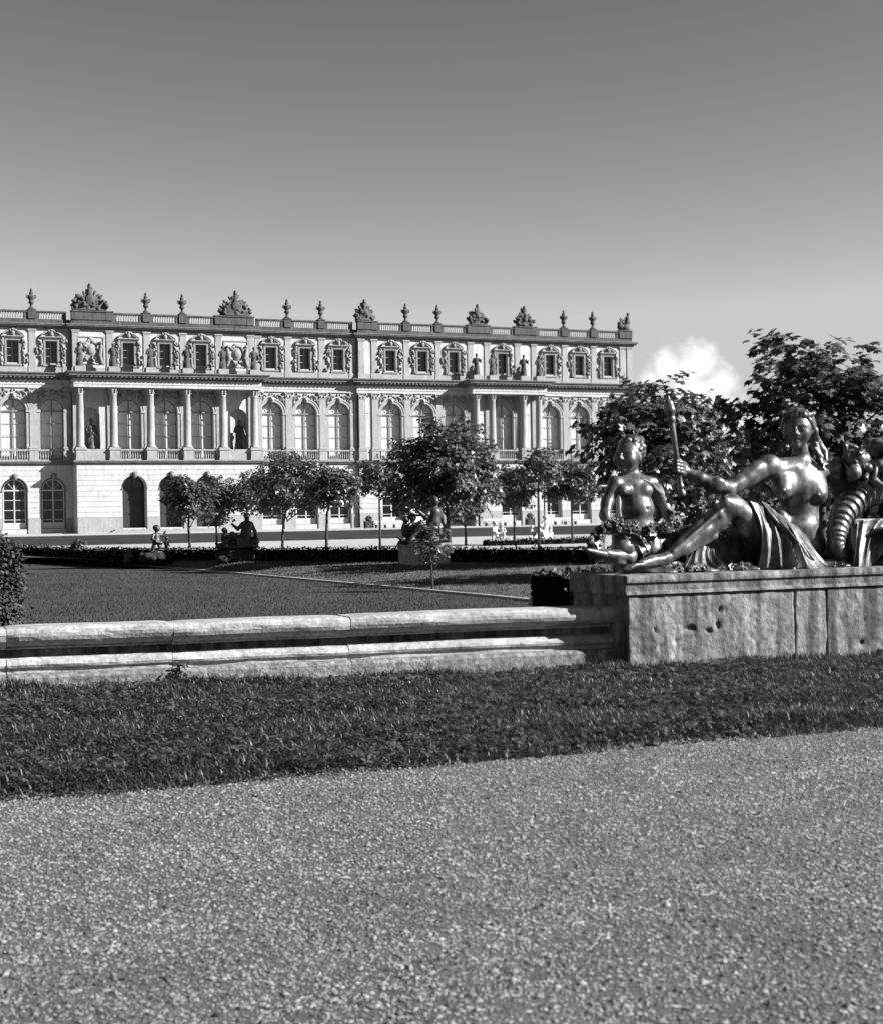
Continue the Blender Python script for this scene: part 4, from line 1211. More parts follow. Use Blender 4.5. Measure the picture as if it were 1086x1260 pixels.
make_tree('terrace_tree', 'slim round-crowned young tree covering a ground window of the recessed wall', 401, hp(401, 2), (378, 446, 570, 632), seed=6, dens=2.2)
make_tree('terrace_tree', 'small airy young tree in front of the blind bay', 467, 78, (437, 498, 560, 616), seed=7, dens=1.8)
make_tree('terrace_tree', 'largest tree of the row with a tall dark spreading crown and two trunks', 552, hp(552, 2), (476, 618, 517, 648), seed=8, dens=3.6, trunk=.08)
make_tree('terrace_tree', 'very small sapling under the edge of the largest terrace tree', 572, 84, (552, 592, 604, 650), seed=9, dens=1.8, trunk=.06)
make_tree('terrace_tree', 'round-crowned tree behind the pair of white marble children', 632, 86, (601, 663, 570, 634), seed=10, dens=2.0, leaf=.22)
make_tree('terrace_tree', 'tall thin-stemmed tree with a small high crown before the porch', 662, 66, (637, 690, 549, 604), seed=11, dens=1.9)
make_tree('terrace_tree', 'round lollipop tree standing alone before the last windows', 703, 84, (666, 738, 566, 628), seed=12, dens=2.1, leaf=.22)
make_tree('chestnut_tree', 'leafy chestnut tree behind the bronze child and torch', 812, 50, (712, 910, 462, 640), leaf=.25, nl=5, dens=1.6, rag=.20, seed=13, trunk=.14, group='chestnut trees behind the pedestal', rclump=.36, per=10)
make_tree('chestnut_tree', 'tall dark chestnut tree behind the head of the bronze woman', 1010, 42, (898, 1125, 396, 650), leaf=.27, nl=5, dens=1.45, rag=.20, seed=21, trunk=.15, group='chestnut trees behind the pedestal', rclump=.36, per=10)
make_tree('chestnut_tree', 'chestnut tree further back between the two big chestnuts', 900, 74, (840, 985, 530, 655), leaf=.30, nl=5, dens=1.1, rag=.2, seed=15, trunk=.12, group='chestnut trees behind the pedestal', rclump=.4, per=9)
make_tree('sapling', 'thin stemmed sapling growing at the stone edging before the bronze on its pale pedestal', 530, 40, (510, 547, 640, 704), leaf=.13, seed=16, dens=1.5, z0=-.3, trunk=.03, group='saplings', rclump=.2, per=9)
make_tree('sapling', 'tiny dark shrub at the far edge of the sunken lawn', 96, 70, (88, 105, 661, 683), leaf=.12, seed=17, dens=3, z0=-.3, trunk=.03, group='saplings', rclump=.15, per=9)

def make_hedge(label, pts, width, height, seed, leaf=.09, den=220):
    rg = np.random.default_rng(seed)
    root = empty('hedge', pts[0]); tag(root, label, 'hedge')
    b = MB(); LV = []
    for a, c in zip(pts, pts[1:]):
        a, c = Vector(a) - root.location, Vector(c) - root.location
        d = (c - a); L = d.length; d.normalize(); nn = Vector((d.y, -d.x, 0)); up = Vector((0, 0, 1))
        w, h = width / 2 - .03, height - .03
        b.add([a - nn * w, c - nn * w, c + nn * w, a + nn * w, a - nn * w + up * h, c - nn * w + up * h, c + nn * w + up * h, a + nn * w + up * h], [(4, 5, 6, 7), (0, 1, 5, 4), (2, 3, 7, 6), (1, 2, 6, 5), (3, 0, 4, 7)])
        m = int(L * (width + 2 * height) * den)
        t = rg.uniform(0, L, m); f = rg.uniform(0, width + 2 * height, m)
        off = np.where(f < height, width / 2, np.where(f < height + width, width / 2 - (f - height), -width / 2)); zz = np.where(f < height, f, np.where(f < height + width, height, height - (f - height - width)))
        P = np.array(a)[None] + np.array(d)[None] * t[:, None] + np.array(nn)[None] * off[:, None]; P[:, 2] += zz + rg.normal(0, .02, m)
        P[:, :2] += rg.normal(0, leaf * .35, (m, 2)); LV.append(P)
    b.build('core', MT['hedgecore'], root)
    P = np.concatenate(LV); m = len(P); nr = unit(rg.normal(0, 1, (m, 3)) + [0, 0, .5]); dd = unit(np.cross(nr, rg.normal(0, 1, (m, 3)))); Lf = leaf * rg.uniform(.6, 1.3, m)
    V, Fq = kites(P - np.array([0, 0, 0]), dd, nr, Lf, Lf * .35, 1, 0, .1)
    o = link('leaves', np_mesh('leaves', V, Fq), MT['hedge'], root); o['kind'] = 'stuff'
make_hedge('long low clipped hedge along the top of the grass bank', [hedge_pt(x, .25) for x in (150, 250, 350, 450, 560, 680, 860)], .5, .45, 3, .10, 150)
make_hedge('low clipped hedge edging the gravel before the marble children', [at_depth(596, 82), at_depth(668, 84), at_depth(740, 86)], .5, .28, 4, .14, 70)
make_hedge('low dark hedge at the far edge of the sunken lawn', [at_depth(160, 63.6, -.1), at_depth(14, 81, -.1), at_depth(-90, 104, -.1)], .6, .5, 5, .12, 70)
make_hedge('dark hedge block added in place of the shaded wall side behind the pedestal corner', [at_depth(675, 29.5, -.3), at_depth(800, 30.5, -.3)], 1.4, .75, 6, .10, 520)  # added block: hedge standing in for a shaded side wall of the basin

# the far edge of the park beyond the palace end
rg = np.random.default_rng(5); m = 15000
a = rg.uniform(0, 1, m); X = 24 + 120 * a; Yf = 236 + rg.uniform(-8, 8, m); hh = 7.5 + 2.5 * np.sin(X * .45) + 1.6 * np.sin(X * 1.3 + 1); z = hh * rg.uniform(0, 1, m) ** .6
P = np.stack([X, Yf, z], 1); nr = unit(rg.normal(0, 1, (m, 3)) + [0, -.4, .8]); dd = unit(np.cross(nr, rg.normal(0, 1, (m, 3)))); L = rg.uniform(.8, 1.6, m)
V, Fq = kites(P, dd, nr, L, L * .4, 1, 0, .1)
tag(link('distant_wood', np_mesh('distant_wood', V, Fq), MT['leaf']), 'dark far-off wood beyond the end of the palace', 'wood', kind='stuff')

# ================================================================== garden sculpture and furniture
def small_recliner():
    P = [ell((0, 0, .05), (.85, .42, .12), k=.08), ell((.25, 0, .28), (.32, .3, .24), k=.1)]
    P += chain([(.25, 0, .3), (.33, 0, .62), (.36, -.02, .9)], [.22, .2, .2], .06)
    P += [cone((.36, 0, .95), (.37, -.02, 1.1), .09, .08), ell((.37, -.04, 1.22), (.11, .13, .15), k=.03), ell((.37, .02, 1.27), (.13, .13, .13), k=.03, wob=.02, wf=40)]
    P += chain([(.2, 0, .95), (.0, -.12, .75), (-.22, -.1, .95)], [.085, .07, .05], .04) + chain([(.53, 0, .95), (.68, .05, .65), (.72, -.1, .35)], [.09, .07, .05], .04)
    P += chain([(.15, -.1, .3), (-.22, -.18, .55), (-.5, -.15, .15), (-.62, -.2, .1)], [.15, .11, .07, .05], .05) + chain([(.15, .1, .28), (-.3, .1, .25), (-.7, .0, .14), (-.85, 0, .2)], [.15, .1, .07, .04], .05)
    for k in range(7): P += chain([(-.05 + .07 * k, -.28, .42 - .03 * k), (.0 + .09 * k, -.34, .1)], [.05, .06], .04)
    P += [ell((-.5, .2, .4), (.13, .12, .22), k=.05), ball((-.5, .17, .72), .11, .03), ell((.62, -.1, .25), (.2, .2, .22), k=.05, wob=.04, wf=22)]
    return sculpt('reclining_figure', P, .03)
def small_putto(seed):
    r2 = random.Random(seed); s = 1 if seed % 2 else -1
    P = [ell((0, 0, .55), (.14, .12, .17), k=.05), ell((0, -.01, .42), (.14, .13, .13), k=.05), cone((0, 0, .68), (0, 0, .76), .06, .055), ell((.01 * s, -.02, .86), (.11, .12, .125), k=.02), ell((.01 * s, .02, .9), (.125, .12, .11), k=.02, wob=.018, wf=50)]
    P += chain([(.07, 0, .38), (.10, -.05, .2), (.09, 0, .02)], [.085, .065, .045], .03) + chain([(-.07, 0, .38), (-.11, .04, .2), (-.13, .06, .02)], [.085, .065, .045], .03)
    P += chain([(.14 * s, 0, .64), (.28 * s, -.05, .6), (.34 * s, -.1, .75)], [.055, .045, .04], .03) + chain([(-.14 * s, 0, .64), (-.22 * s, -.04, .48), (-.12 * s, -.14, .42)], [.055, .045, .04], .03)
    P += chain([(-.2, .05, .5), (-.1, -.14, .38), (.14, -.12, .34), (.2, .05, .2)], [.04, .05, .05, .04], .03)
    P += [ell((0, 0, .0), (.26, .22, .05), k=.03)]
    return sculpt('child_figure', P, .022)
rec = small_recliner(); put1, put2 = small_putto(1), small_putto(2)
def plinth(root, w, d, h, mat, z=0.0, mound=0.0):
    if mat is MT['rockbase']:
        r2 = random.Random(int(w * 100)); P = [ell((0, 0, h * .3), (w * .5, d * .5, h * .7), k=.1)] + [ell((r2.uniform(-.5, .5) * w, r2.uniform(-.5, .3) * d, h * r2.uniform(.1, .55)), (r2.uniform(.12, .25), r2.uniform(.12, .25), r2.uniform(.1, .2)), (0, 0, r2.uniform(0, 3)), k=.06) for _ in range(16)]
        link('rock_base', sculpt('rock_base', P, .035), mat, root); return
    b = MB(); b.bbox(-w / 2, w / 2, -d / 2, d / 2, z - .1, z + h - .12, .01); b.bbox(-w / 2 - .05, w / 2 + .05, -d / 2 - .05, d / 2 + .05, z + h - .12, z + h, .02); b.build('pedestal', mat, root)
def sculpture(label, px, Y, me, mat, ped, scale=1.0, rot=0.0, second=None, z=0.0, pmat='coping'):
    root = empty('garden_statue', at_depth(px, Y, z), ANG); tag(root, label, 'statue', 'garden sculptures on the terrace')
    plinth(root, ped[0], ped[1], ped[2], MT[pmat])
    o = bpy.data.objects.new('figure', me.copy()); COL.objects.link(o); o.data.materials.clear(); o.data.materials.append(mat); o.parent = root; o.location = (0, 0, ped[2] - .02); o.rotation_euler = (0, 0, rot); o.scale = (scale,) * 3
    if second:
        me2, x2, r2_, s2 = second
        q = bpy.data.objects.new('figure', me2.copy()); COL.objects.link(q); q.data.materials.clear(); q.data.materials.append(mat); q.parent = root; q.location = (x2, .05, ped[2] - .02); q.rotation_euler = (0, 0, r2_); q.scale = (s2,) * 3
    return root
sculpture('dark bronze child on a low mound-like base at the end of the hedge', 192, hp(192, -.4), put1, MT['farbronze'], (1.3, .9, .36), 1.05, .4, (put2, .42, 2.2, .6), pmat='rockbase')
sculpture('seated bronze group on a wide dark base among the hedge', 292, hp(292, -.5), rec, MT['farbronze'], (1.6, 1.1, .5), .95, -.2, (put2, -.45, .6, .75), pmat='rockbase')
sculpture('bronze group of figures on a pale stone pedestal at the foot of the largest tree', 521, hp(521, -1.6), rec, MT['farbronze'], (1.25, 1.3, .68), 1.12, .1, (put1, -.38, .5, 1.0))
sculpture('pair of small white marble children standing beyond the hedge', 608, 88, put1, MT['marble'], (.9, .7, .22), 1.05, .5, (put2, .45, -.6, .95))
sculpture('white marble reclining group with a child beyond the hedge', 664, 90, rec, MT['marble'], (2.0, .9, .2), .95, .2, (put1, .65, 1.0, .75))

def bench(label, x, y, L):
    root = empty('garden_bench', pal_world(x, y, .17), ANG); tag(root, label, 'bench', 'long pale benches before the palace')
    b = MB(); b.bbox(-L / 2, L / 2, -.3, .3, .42, .54, .02); b.build('seat', MT['wood'], root)
    b = MB(); b.bbox(-L / 2, L / 2, .3, .37, .62, .95, .02); b.build('backrest', MT['wood'], root)
    for k in range(4):
        xx = -L / 2 + .3 + (L - .6) * k / 3
        b = MB(); b.box(xx - .06, xx + .06, -.25, .3, 0, .43); b.box(xx - .05, xx + .05, .3, .36, .3, .63); b.build('leg', MT['tub'], root)
def tubplant(label, x, y):
    root = empty('planter_tub', pal_world(x, y, .17), ANG); tag(root, label, 'planter', 'dark planter tubs before the palace')
    b = MB(); b.bbox(-.42, .42, -.42, .42, .08, .85, .03)
    for sx in (-1, 1):
        for sy in (-1, 1): b.box(sx * .42 - .06, sx * .42 + .06, sy * .42 - .06, sy * .42 + .06, 0, .98)
    b.build('tub', MT['tub'], root)
    rg = np.random.default_rng(int(abs(x) * 10)); m = 500
    P = unit(rg.normal(0, 1, (m, 3))) * (.48 * rg.uniform(.5, 1, m))[:, None] + [0, 0, 1.15]; nr = unit(P - [0, 0, 1.1] + rg.normal(0, .2, (m, 3))); dd = unit(np.cross(nr, rg.normal(0, 1, (m, 3)))); L = rg.uniform(.1, .2, m)
    V, Fq = kites(P, dd, nr, L, L * .35, 1, 0, .1); o = link('shrub', np_mesh('shrub', V, Fq), MT['hedge'], root); o['kind'] = 'stuff'
bench('long pale bench before the recessed wall beside a dark tub', 9.5, -4.5, 4.2)
bench('long pale bench left standing under the paired-column porch', 24.2, -5.5, 4.6)
bench('long pale bench before the last three windows', 32.8, -5.5, 5.0)
tubplant('dark planter tub at the end of the bench by the recessed wall', 6.6, -4.8)
tubplant('dark planter tub between the two benches before the porch', 28.4, -5.5)

# dark shrub at the frame edge, just behind the basin wall
make_tree('dark_shrub', 'dark narrow evergreen shrub rising just behind the basin wall', 0, 18.5, (-40, 24, 652, 800), leaf=.055, seed=31, dens=16, lmat='hedge', z0=-.3, trunk=.03, group=None, cat='shrub', rclump=.10, per=12)

# ================================================================== the bronze group on the pedestal
grp = empty('bronze_statue_group', gq(S_PED, Q_PED, 0), ANG)
tag(grp, 'bronze reclining woman holding a torch with a garlanded child and horn of plenty', 'statue')
def SL(px, py, t):
    """photo pixel at depth t (metres behind the pedestal front) in pedestal coordinates"""
    p = on_plane(px, py, Q_PED - t)
    return np.array([s_of(p) - S_PED, t, p.z])
PX = 1 / 117.0                                  # metres per photo pixel at the figures
def head(c, sc, yaw, pitch=0.0, roll=0.0):
    from mathutils import Euler
    E = np.array(Euler((pitch, roll, yaw)).to_matrix())
    T = lambda x, y, z: np.array(c) + sc * (E @ np.array([x, y, z]))
    rot = (pitch, roll, yaw)
    def e(p, r, k=.02, **kw): return ell(T(*p), [q * sc for q in r], rot, k * sc, **kw)
    P = [e((0, .02, .03), (.145, .172, .165)), e((0, -.055, -.085), (.105, .115, .125), .06), e((0, -.03, .0), (.13, .135, .16), .05)]
    P += [cone(T(0, -.155, .035), T(0, -.215, -.05), .018 * sc, .030 * sc, .02 * sc), ball(T(.022, -.18, -.055), .016 * sc, .012 * sc), ball(T(-.022, -.18, -.055), .016 * sc, .012 * sc)]
    for s in (-1, 1):
        P += [cut(ball(T(s * .056, -.186, -.002), .046 * sc, .02 * sc)), e((s * .054, -.137, -.004), (.032, .026, .019), .006)]
        P += [cone(T(s * .022, -.163, .034), T(s * .098, -.125, .03), .013 * sc, .011 * sc, .02 * sc), e((s * .075, -.10, -.055), (.045, .04, .05), .05), e((s * .145, .015, -.015), (.018, .035, .05), .01)]
    P += [e((0, -.160, -.096), (.048, .026, .015), .008), e((0, -.156, -.125), (.040, .026, .016), .008), cut(cone(T(-.04, -.176, -.1105), T(.04, -.176, -.1105), .010 * sc, .010 * sc, .006 * sc)), e((0, -.135, -.172), (.045, .038, .034), .03)]
    return P, T, e

# ---- the woman's body
hc = SL(981, 527, .66)
HP, HT, He = head(hc, 1.10, -.74, .05, .04)
B = []
B += HP
sh_r, sh_l = SL(945, 573, .72), SL(1024, 578, .74)
B += [cone(SL(984, 551, .72), SL(985, 572, .76), .088, .105, .04)]
B += [cone(sh_r, sh_l, .105, .115, .08), ell(SL(981, 594, .76), (.30, .2, .24), (0, .03, 0), .10)]
B += chain([SL(981, 598, .78), SL(984, 636, .80), SL(988, 668, .80)], [.235, .185, .25], .10)
B += [ell(SL(984, 650, .70), (.20, .14, .15), k=.09), ell(SL(960, 640, .74), (.08, .1, .12), k=.08), cut(ball(SL(981, 655, .555), .02, .02))]
for (x, y, t) in ((962, 600, .635), (1005, 606, .645)):
    B += [ell(SL(x, y - 3, t + .02), (.125, .11, .14), k=.10), ell(SL(x + 1, y + 3, t - .04), (.105, .10, .10), k=.05), ball(SL(x + 1.5, y + 3, t - .132), .014, .016)]
B += [cone(SL(955, 579, .64), SL(978, 574, .64), .025, .03, .05), cone(SL(992, 574, .64), SL(1016, 581, .66), .03, .025, .05)]
B += [cut(cone(SL(983, 612, .50), SL(982, 645, .545), .012, .012, .035)), cut(cone(SL(962, 668, .60), SL(976, 676, .57), .012, .012, .03)), cone(SL(950, 664, .66), SL(962, 672, .60), .03, .03, .05)]
# arm to the viewer's right, reaching back behind the horn
B += [ball(sh_l, .142, .05)] + chain([sh_l, SL(1036, 606, .84), SL(1040, 636, .9), SL(1056, 652, .75)], [.13, .10, .085, .06], .04)
# arm with the torch
B += [ball(sh_r, .122, .05)] + chain([sh_r, SL(920, 587, .70), SL(896, 601, .68)], [.115, .098, .082], .05)
B += chain([SL(897, 601, .68), SL(880, 597, .70), SL(860, 588, .74), SL(845, 580, .77)], [.078, .088, .072, .046], .03)
B += [ell(SL(884, 592, .65), (.075, .05, .045), (0, .3, 0), .03), ell(SL(877, 602, .69), (.09, .05, .04), (0, .35, 0), .03), ball(SL(898, 605, .66), .05, .03), ell(SL(930, 576, .66), (.1, .06, .06), (0, -.6, 0), .05), ell(SL(918, 594, .72), (.09, .06, .05), (0, -.6, 0), .04)]
B += [ell(SL(840, 577, .77), (.055, .04, .06), (0, .4, 0), .03)]
for j, (dy, ln) in enumerate(((-7, 1.0), (-2.5, 1.06), (2, 1.0), (6, .85))):
    B += chain([SL(842, 577 + dy, .75), SL(838 + .3 * j, 575.5 + dy, .675), SL(832 + .3 * j, 574 + dy, .655), SL(827.5 + .5 * j, 574 + dy, .69 + .02 * (1.06 - ln))], [.021, .02, .0185, .016], .006)
B += chain([SL(841, 571, .79), SL(835, 566, .78), SL(829.5, 563.5, .74)], [.024, .021, .017], .01)
# near leg: thigh, knee, calf, foot
hip = SL(965, 680, .62)
kn = SL(899, 622, .42)
B += chain([hip, SL(932, 650, .52), kn], [.225, .19, .122], .08) + [ball(kn, .118, .05), ell(SL(893, 620, .36), (.075, .07, .085), k=.05)]
B += chain([SL(897, 626, .42), SL(880, 640, .46), SL(862, 655, .46), SL(838, 674, .42), SL(822, 685, .40)], [.108, .12, .118, .082, .062], .05)
B += [cone(SL(889, 626, .345), SL(828, 679, .355), .024, .018, .03), ell(SL(871, 652, .50), (.13, .09, .075), (0, .85, 0), .05), ell(SL(893, 617, .325), (.045, .03, .05), k=.02), ell(SL(886, 633, .34), (.03, .025, .04), k=.03), cone(SL(880, 660, .40), SL(842, 682, .40), .03, .02, .03), ell(SL(915, 652, .42), (.12, .06, .07), (0, .75, 0), .05)]
B += [ell(SL(817, 690, .40), (.075, .062, .062), k=.04), ball(SL(819, 684, .35), .028, .03)]
B += chain([SL(818, 688, .38), SL(802, 690, .33), SL(788, 694, .28)], [.062, .058, .042], .03)
for j in range(5):
    t = .20 + .038 * j; L = (.0, 1.5, 3, 4.2, 5)[j]
    B += chain([SL(791 - j, 694.5, t + .02), SL(781 + L * .6 - j, 695.5, t), SL(776 + L - j, 698.5, t - .01)], [.024 - .0015 * j, .021 - .0015 * j, .018 - .0012 * j], .008)
# far leg, stretched out, sandalled
B += chain([SL(978, 690, .98), SL(905, 662, .95), SL(850, 660, .86), SL(815, 667, .74), SL(785, 679, .60)], [.22, .15, .115, .09, .064], .06)
B += [ell(SL(774, 687, .55), (.07, .07, .066), k=.04)]
B += chain([SL(776, 683, .56), SL(757, 684, .50), SL(738, 680, .46)], [.066, .062, .046], .03) + [ell(SL(756, 692, .52), (.13, .055, .03), (0, .12, 0), .03)]
for j in range(5):
    t = .36 + .04 * j
    B += chain([SL(744 + j, 682, t + .03), SL(731 + 1.2 * j, 679.0, t), SL(722 + 2.0 * j, 677.0, t - .005)], [.034 - .002 * j, .028 - .002 * j, .024 - .0018 * j], .010)
me = sculpt('woman_body', B, .0125); link('woman_body', me, MT['bronze'], grp)

# ---- hair: waves swept from a parting, knot behind, a lock over the shoulder
H = [He((0, .055, .06), (.160, .165, .150), .03, wob=.016, wf=60), He((0, .20, .05), (.10, .1, .09), .05, wob=.014, wf=55)]
for s in (-1, 1):
    for j in range(7):
        f = j / 6
        H += chain([HT(s * .006, -.115 + .12 * f, .172 + .02 * math.sin(f * 3)), HT(s * .070, -.108 + .13 * f, .150 + .025 * f), HT(s * .122, -.066 + .13 * f, .085 + .045 * f), HT(s * .150, .0 + .11 * f, .012 + .04 * f), HT(s * .140, .09 + .09 * f, -.05 + .03 * f)], [.016, .022, .026, .028, .022], .012)
for j in range(15):     # wreath of small leaves
    a = -1.9 + 3.8 * j / 14
    H.append(ell(HT(.155 * math.sin(a), .0 - .125 * math.cos(a), .150 - .02 * math.cos(a)), (.026, .02, .04), (0, a * .6, 0), .008))
H += chain([HT(.16, .05, -.02), SL(1000, 540, .74), SL(1003, 551, .70), SL(1008, 562, .66), SL(1011, 573, .62)], [.05, .048, .045, .038, .022], .02)
H += chain([HT(.15, .08, -.05), SL(1006, 545, .80), SL(1014, 556, .76), SL(1016, 566, .70)], [.045, .045, .038, .02], .02)
for j in range(7): H.append(ball(SL(1000 + j * 1.9 + 2.5 * math.sin(j * 2), 543 + j * 4.6, .69 - .012 * j), .024, .012))
link('hair', sculpt('hair', H, .0115), MT['bronze'], grp)

# ---- drapery over the thigh, falling to the plinth
def cloth_sheet(T_, M_, B_, nu, nv, folds, amp, seed, thick=.02):
    """cloth between three guide curves (top, middle, bottom), thrown into folds"""
    rg = np.random.default_rng(seed)
    def curve(c, u):
        c = np.array([SL(*p) for p in c]); t = u * (len(c) - 1); j = np.minimum(t.astype(int), len(c) - 2); f = (t - j)[:, None]; f = f * f * (3 - 2 * f) * .5 + f * .5
        return c[j] * (1 - f) + c[j + 1] * f
    u = np.linspace(0, 1, nu); v = np.linspace(0, 1, nv)
    t_, m_, b_ = curve(T_, u), curve(M_, u), curve(B_, u)
    mm = 2 * m_ - .5 * (t_ + b_)
    S = ((1 - v) ** 2)[None, :, None] * t_[:, None] + (2 * v * (1 - v))[None, :, None] * mm[:, None] + (v ** 2)[None, :, None] * b_[:, None]
    ph = rg.uniform(0, 6.28, 6)
    U, VV_ = np.meshgrid(u, v, indexing='ij')
    w = U * folds * np.pi + .9 * np.sin(VV_ * 2.3 + ph[0]) + .5 * np.sin(U * 9 + ph[1])
    r = 1 - np.abs(np.sin(w)) ** .8
    r2_ = 1 - np.abs(np.sin(w * 2.3 + 1.7 * VV_ + ph[2])) ** .9
    am = amp * (.35 + .8 * VV_) * (1 + .5 * np.sin(U * 7 + ph[3]))
    S[..., 1] -= am * (r + .22 * r2_)
    S[..., 2] += .5 * am * r
    S[..., 0] += .25 * am * np.sin(w)
    Bk = S.copy(); Bk[..., 1] += thick + .02; Bk[..., 2] -= thick
    V = np.concatenate([S.reshape(-1, 3), Bk.reshape(-1, 3)]); n0 = nu * nv
    i = (np.arange(nu - 1)[:, None] * nv + np.arange(nv - 1)[None]).ravel()
    q = np.stack([i, i + nv, i + nv + 1, i + 1], 1)
    F_ = [q, q[:, ::-1] + n0]
    def strip(ids): return np.stack([ids[:-1], ids[1:], ids[1:] + n0, ids[:-1] + n0], 1)
    F_ += [strip(np.arange(nu) * nv), strip(np.arange(nu) * nv + nv - 1), strip(np.arange(nv)), strip((nu - 1) * nv + np.arange(nv))]
    return np_mesh('drapery', V, np.concatenate(F_), True)
dm = cloth_sheet([(922, 616, .34), (940, 624, .38), (962, 640, .44), (990, 660, .56)], [(936, 655, .24), (952, 662, .235), (975, 668, .27), (1004, 684, .40)], [(930, 700, .24), (950, 701, .17), (982, 701, .13), (1018, 700, .22)], 150, 60, 5.2, .07, 3)
o = link('drapery', dm, MT['bronze'], grp)
dm = cloth_sheet([(936, 616, .45), (950, 626, .46), (968, 640, .5), (990, 655, .6)], [(948, 634, .27), (962, 648, .27), (980, 660, .33), (1002, 676, .45)], [(962, 650, .24), (980, 674, .22), (998, 690, .26), (1016, 698, .32)], 90, 40, 3.2, .04, 8)
link('drapery', dm, MT['bronze'], grp)
D = [cone(SL(934, 652, .62), SL(962, 676, .72), .20, .25, .06), cone(SL(962, 676, .72), SL(995, 690, .76), .25, .17, .06), ell(SL(982, 699, .50), (.34, .26, .06), k=.05)]
for i in range(8):   # cloth hanging behind and under the raised leg
    x = 852 + 11.5 * i
    D += chain([SL(x + 8, 664 - i * .6, .80), SL(x + 2 + 3 * math.sin(i * 1.7), 684, .74), SL(x - 4 + 4 * math.sin(i * 2.3), 702, .62)], [.07, .075, .06], .04)
link('drapery', cloth_sheet([(856, 670, .52), (866, 671, .48), (878, 677, .50)], [(847, 686, .42), (862, 688, .37), (880, 690, .40)], [(836, 702, .34), (862, 703, .26), (892, 699, .30)], 70, 34, 4.0, .05, 12), MT['bronze'], grp)
link('drapery', sculpt('drapery', D, .012), MT['bronze'], grp)
# sash end and sandal straps
Sx = []
for i in range(5):
    x = 786 + 7.0 * i; y = 677.5 - 3.1 * i; t = .61 + .035 * i
    Sx += chain([SL(x - 4, y - 9.5, t), SL(x - 1, y - 4, t - .075), SL(x + 3, y + 3, t - .085), SL(x + 5, y + 9, t - .02)], [.013, .017, .017, .013], .006)
link('sandal_straps', sculpt('sandal_straps', Sx, .009), MT['bronze'], grp)
# ---- torch
t0, t1 = SL(838.5, 606, .72), SL(822.5, 497, .72)
ax_ = (t1 - t0) / np.linalg.norm(t1 - t0); LT = np.linalg.norm(t1 - t0)
TP = [cone(t0, t0 + ax_ * LT * .86, .022, .036, .01), ball(t0 - ax_ * .01, .042, .01), ball(t0 + ax_ * .07, .034, .01), cone(t0 + ax_ * LT * .84, t0 + ax_ * LT * .93, .036, .06, .012), cone(t0 + ax_ * LT * .93, t0 + ax_ * LT * 1.0, .062, .052, .006), cone(t0 + ax_ * LT, t0 + ax_ * LT * 1.06, .05, .02, .01), ball(t0 + ax_ * LT * 1.075, .022, .01), cone(t0 + ax_ * LT * .825, t0 + ax_ * LT * .83, .05, .05, .004)]
link('torch', sculpt('torch', TP, .009), MT['bronze'], grp)

# ---- the child
C = []
ch = SL(773, 561, .80)
CP, CT, Ce = head(ch, .92, -1.0, -.10, .10)
C += CP
C += [Ce((.065, -.1, -.06), (.06, .055, .06), .05), Ce((-.065, -.1, -.06), (.06, .055, .06), .05)]
C += [cone(SL(776, 578, .82), SL(779, 590, .82), .075, .09, .04), cone(SL(757, 595, .80), SL(802, 594, .84), .078, .08, .07), ell(SL(780, 602, .80), (.185, .145, .15), k=.08), ell(SL(784, 626, .76), (.185, .165, .165), k=.09), ell(SL(783, 648, .78), (.20, .17, .13), k=.08), cut(ball(SL(796, 626, .60), .016, .016))]
for x in (768, 795): C += [ell(SL(x, 603, .68), (.075, .05, .06), k=.05), ball(SL(x, 605, .635), .011, .01)]
C += chain([SL(756, 596, .79), SL(746, 620, .74), SL(744, 634, .68), SL(748, 646, .58)], [.078, .062, .06, .042], .035)
C += [ell(SL(748, 649, .55), (.045, .035, .045), k=.02)]
for j in range(4): C += chain([SL(745 + 2.4 * j, 650, .53), SL(744 + 2.6 * j, 654, .49), SL(744 + 2.6 * j, 657, .51)], [.017, .015, .013], .006)
C += chain([SL(748, 648, .54), SL(754, 651, .50), SL(757, 655, .49)], [.018, .016, .013], .008)
C += chain([SL(803, 595, .84), SL(815, 616, .86), SL(822, 634, .78), SL(826, 642, .66)], [.078, .064, .058, .042], .035)
C += [ell(SL(828, 645, .62), (.045, .035, .042), k=.02)]
for j in range(4): C += chain([SL(824 + 2.6 * j, 646, .60), SL(825 + 2.6 * j, 651, .56), SL(825 + 2.6 * j, 654, .58)], [.017, .015, .013], .006)
C += chain([SL(768, 656, .72), SL(766, 674, .58), SL(764, 690, .66), SL(758, 699, .64)], [.145, .115, .08, .05], .05)
C += chain([SL(796, 657, .76), SL(800, 676, .68), SL(798, 694, .78), SL(792, 699, .74)], [.145, .115, .08, .05], .05)
link('child_body', sculpt('child_body', C, .0115), MT['bronze'], grp)
CH = [Ce((0, .04, .07), (.158, .17, .15), .02, wob=.016, wf=48)]
rr = random.Random(4)
for i in range(58):
    a, e_ = rr.uniform(-3.14, 3.14), rr.uniform(-.25, 1.4)
    if math.cos(a) > .3 and e_ < .75: continue           # keep the face clear
    p = CT(.15 * math.sin(a) * math.cos(e_), .03 - .165 * math.cos(a) * math.cos(e_), .06 + .155 * math.sin(e_))
    CH.append(ball(p, rr.uniform(.026, .042), .01))
link('child_hair', sculpt('child_hair', CH, .0105), MT['bronze'], grp)
ST = chain([SL(788, 589, .70), SL(798, 594, .70), SL(811, 606, .80), SL(816, 618, .9)], [.018, .03, .03, .024], .02)
link('child_scarf', sculpt('child_scarf', ST, .010), MT['bronze'], grp)

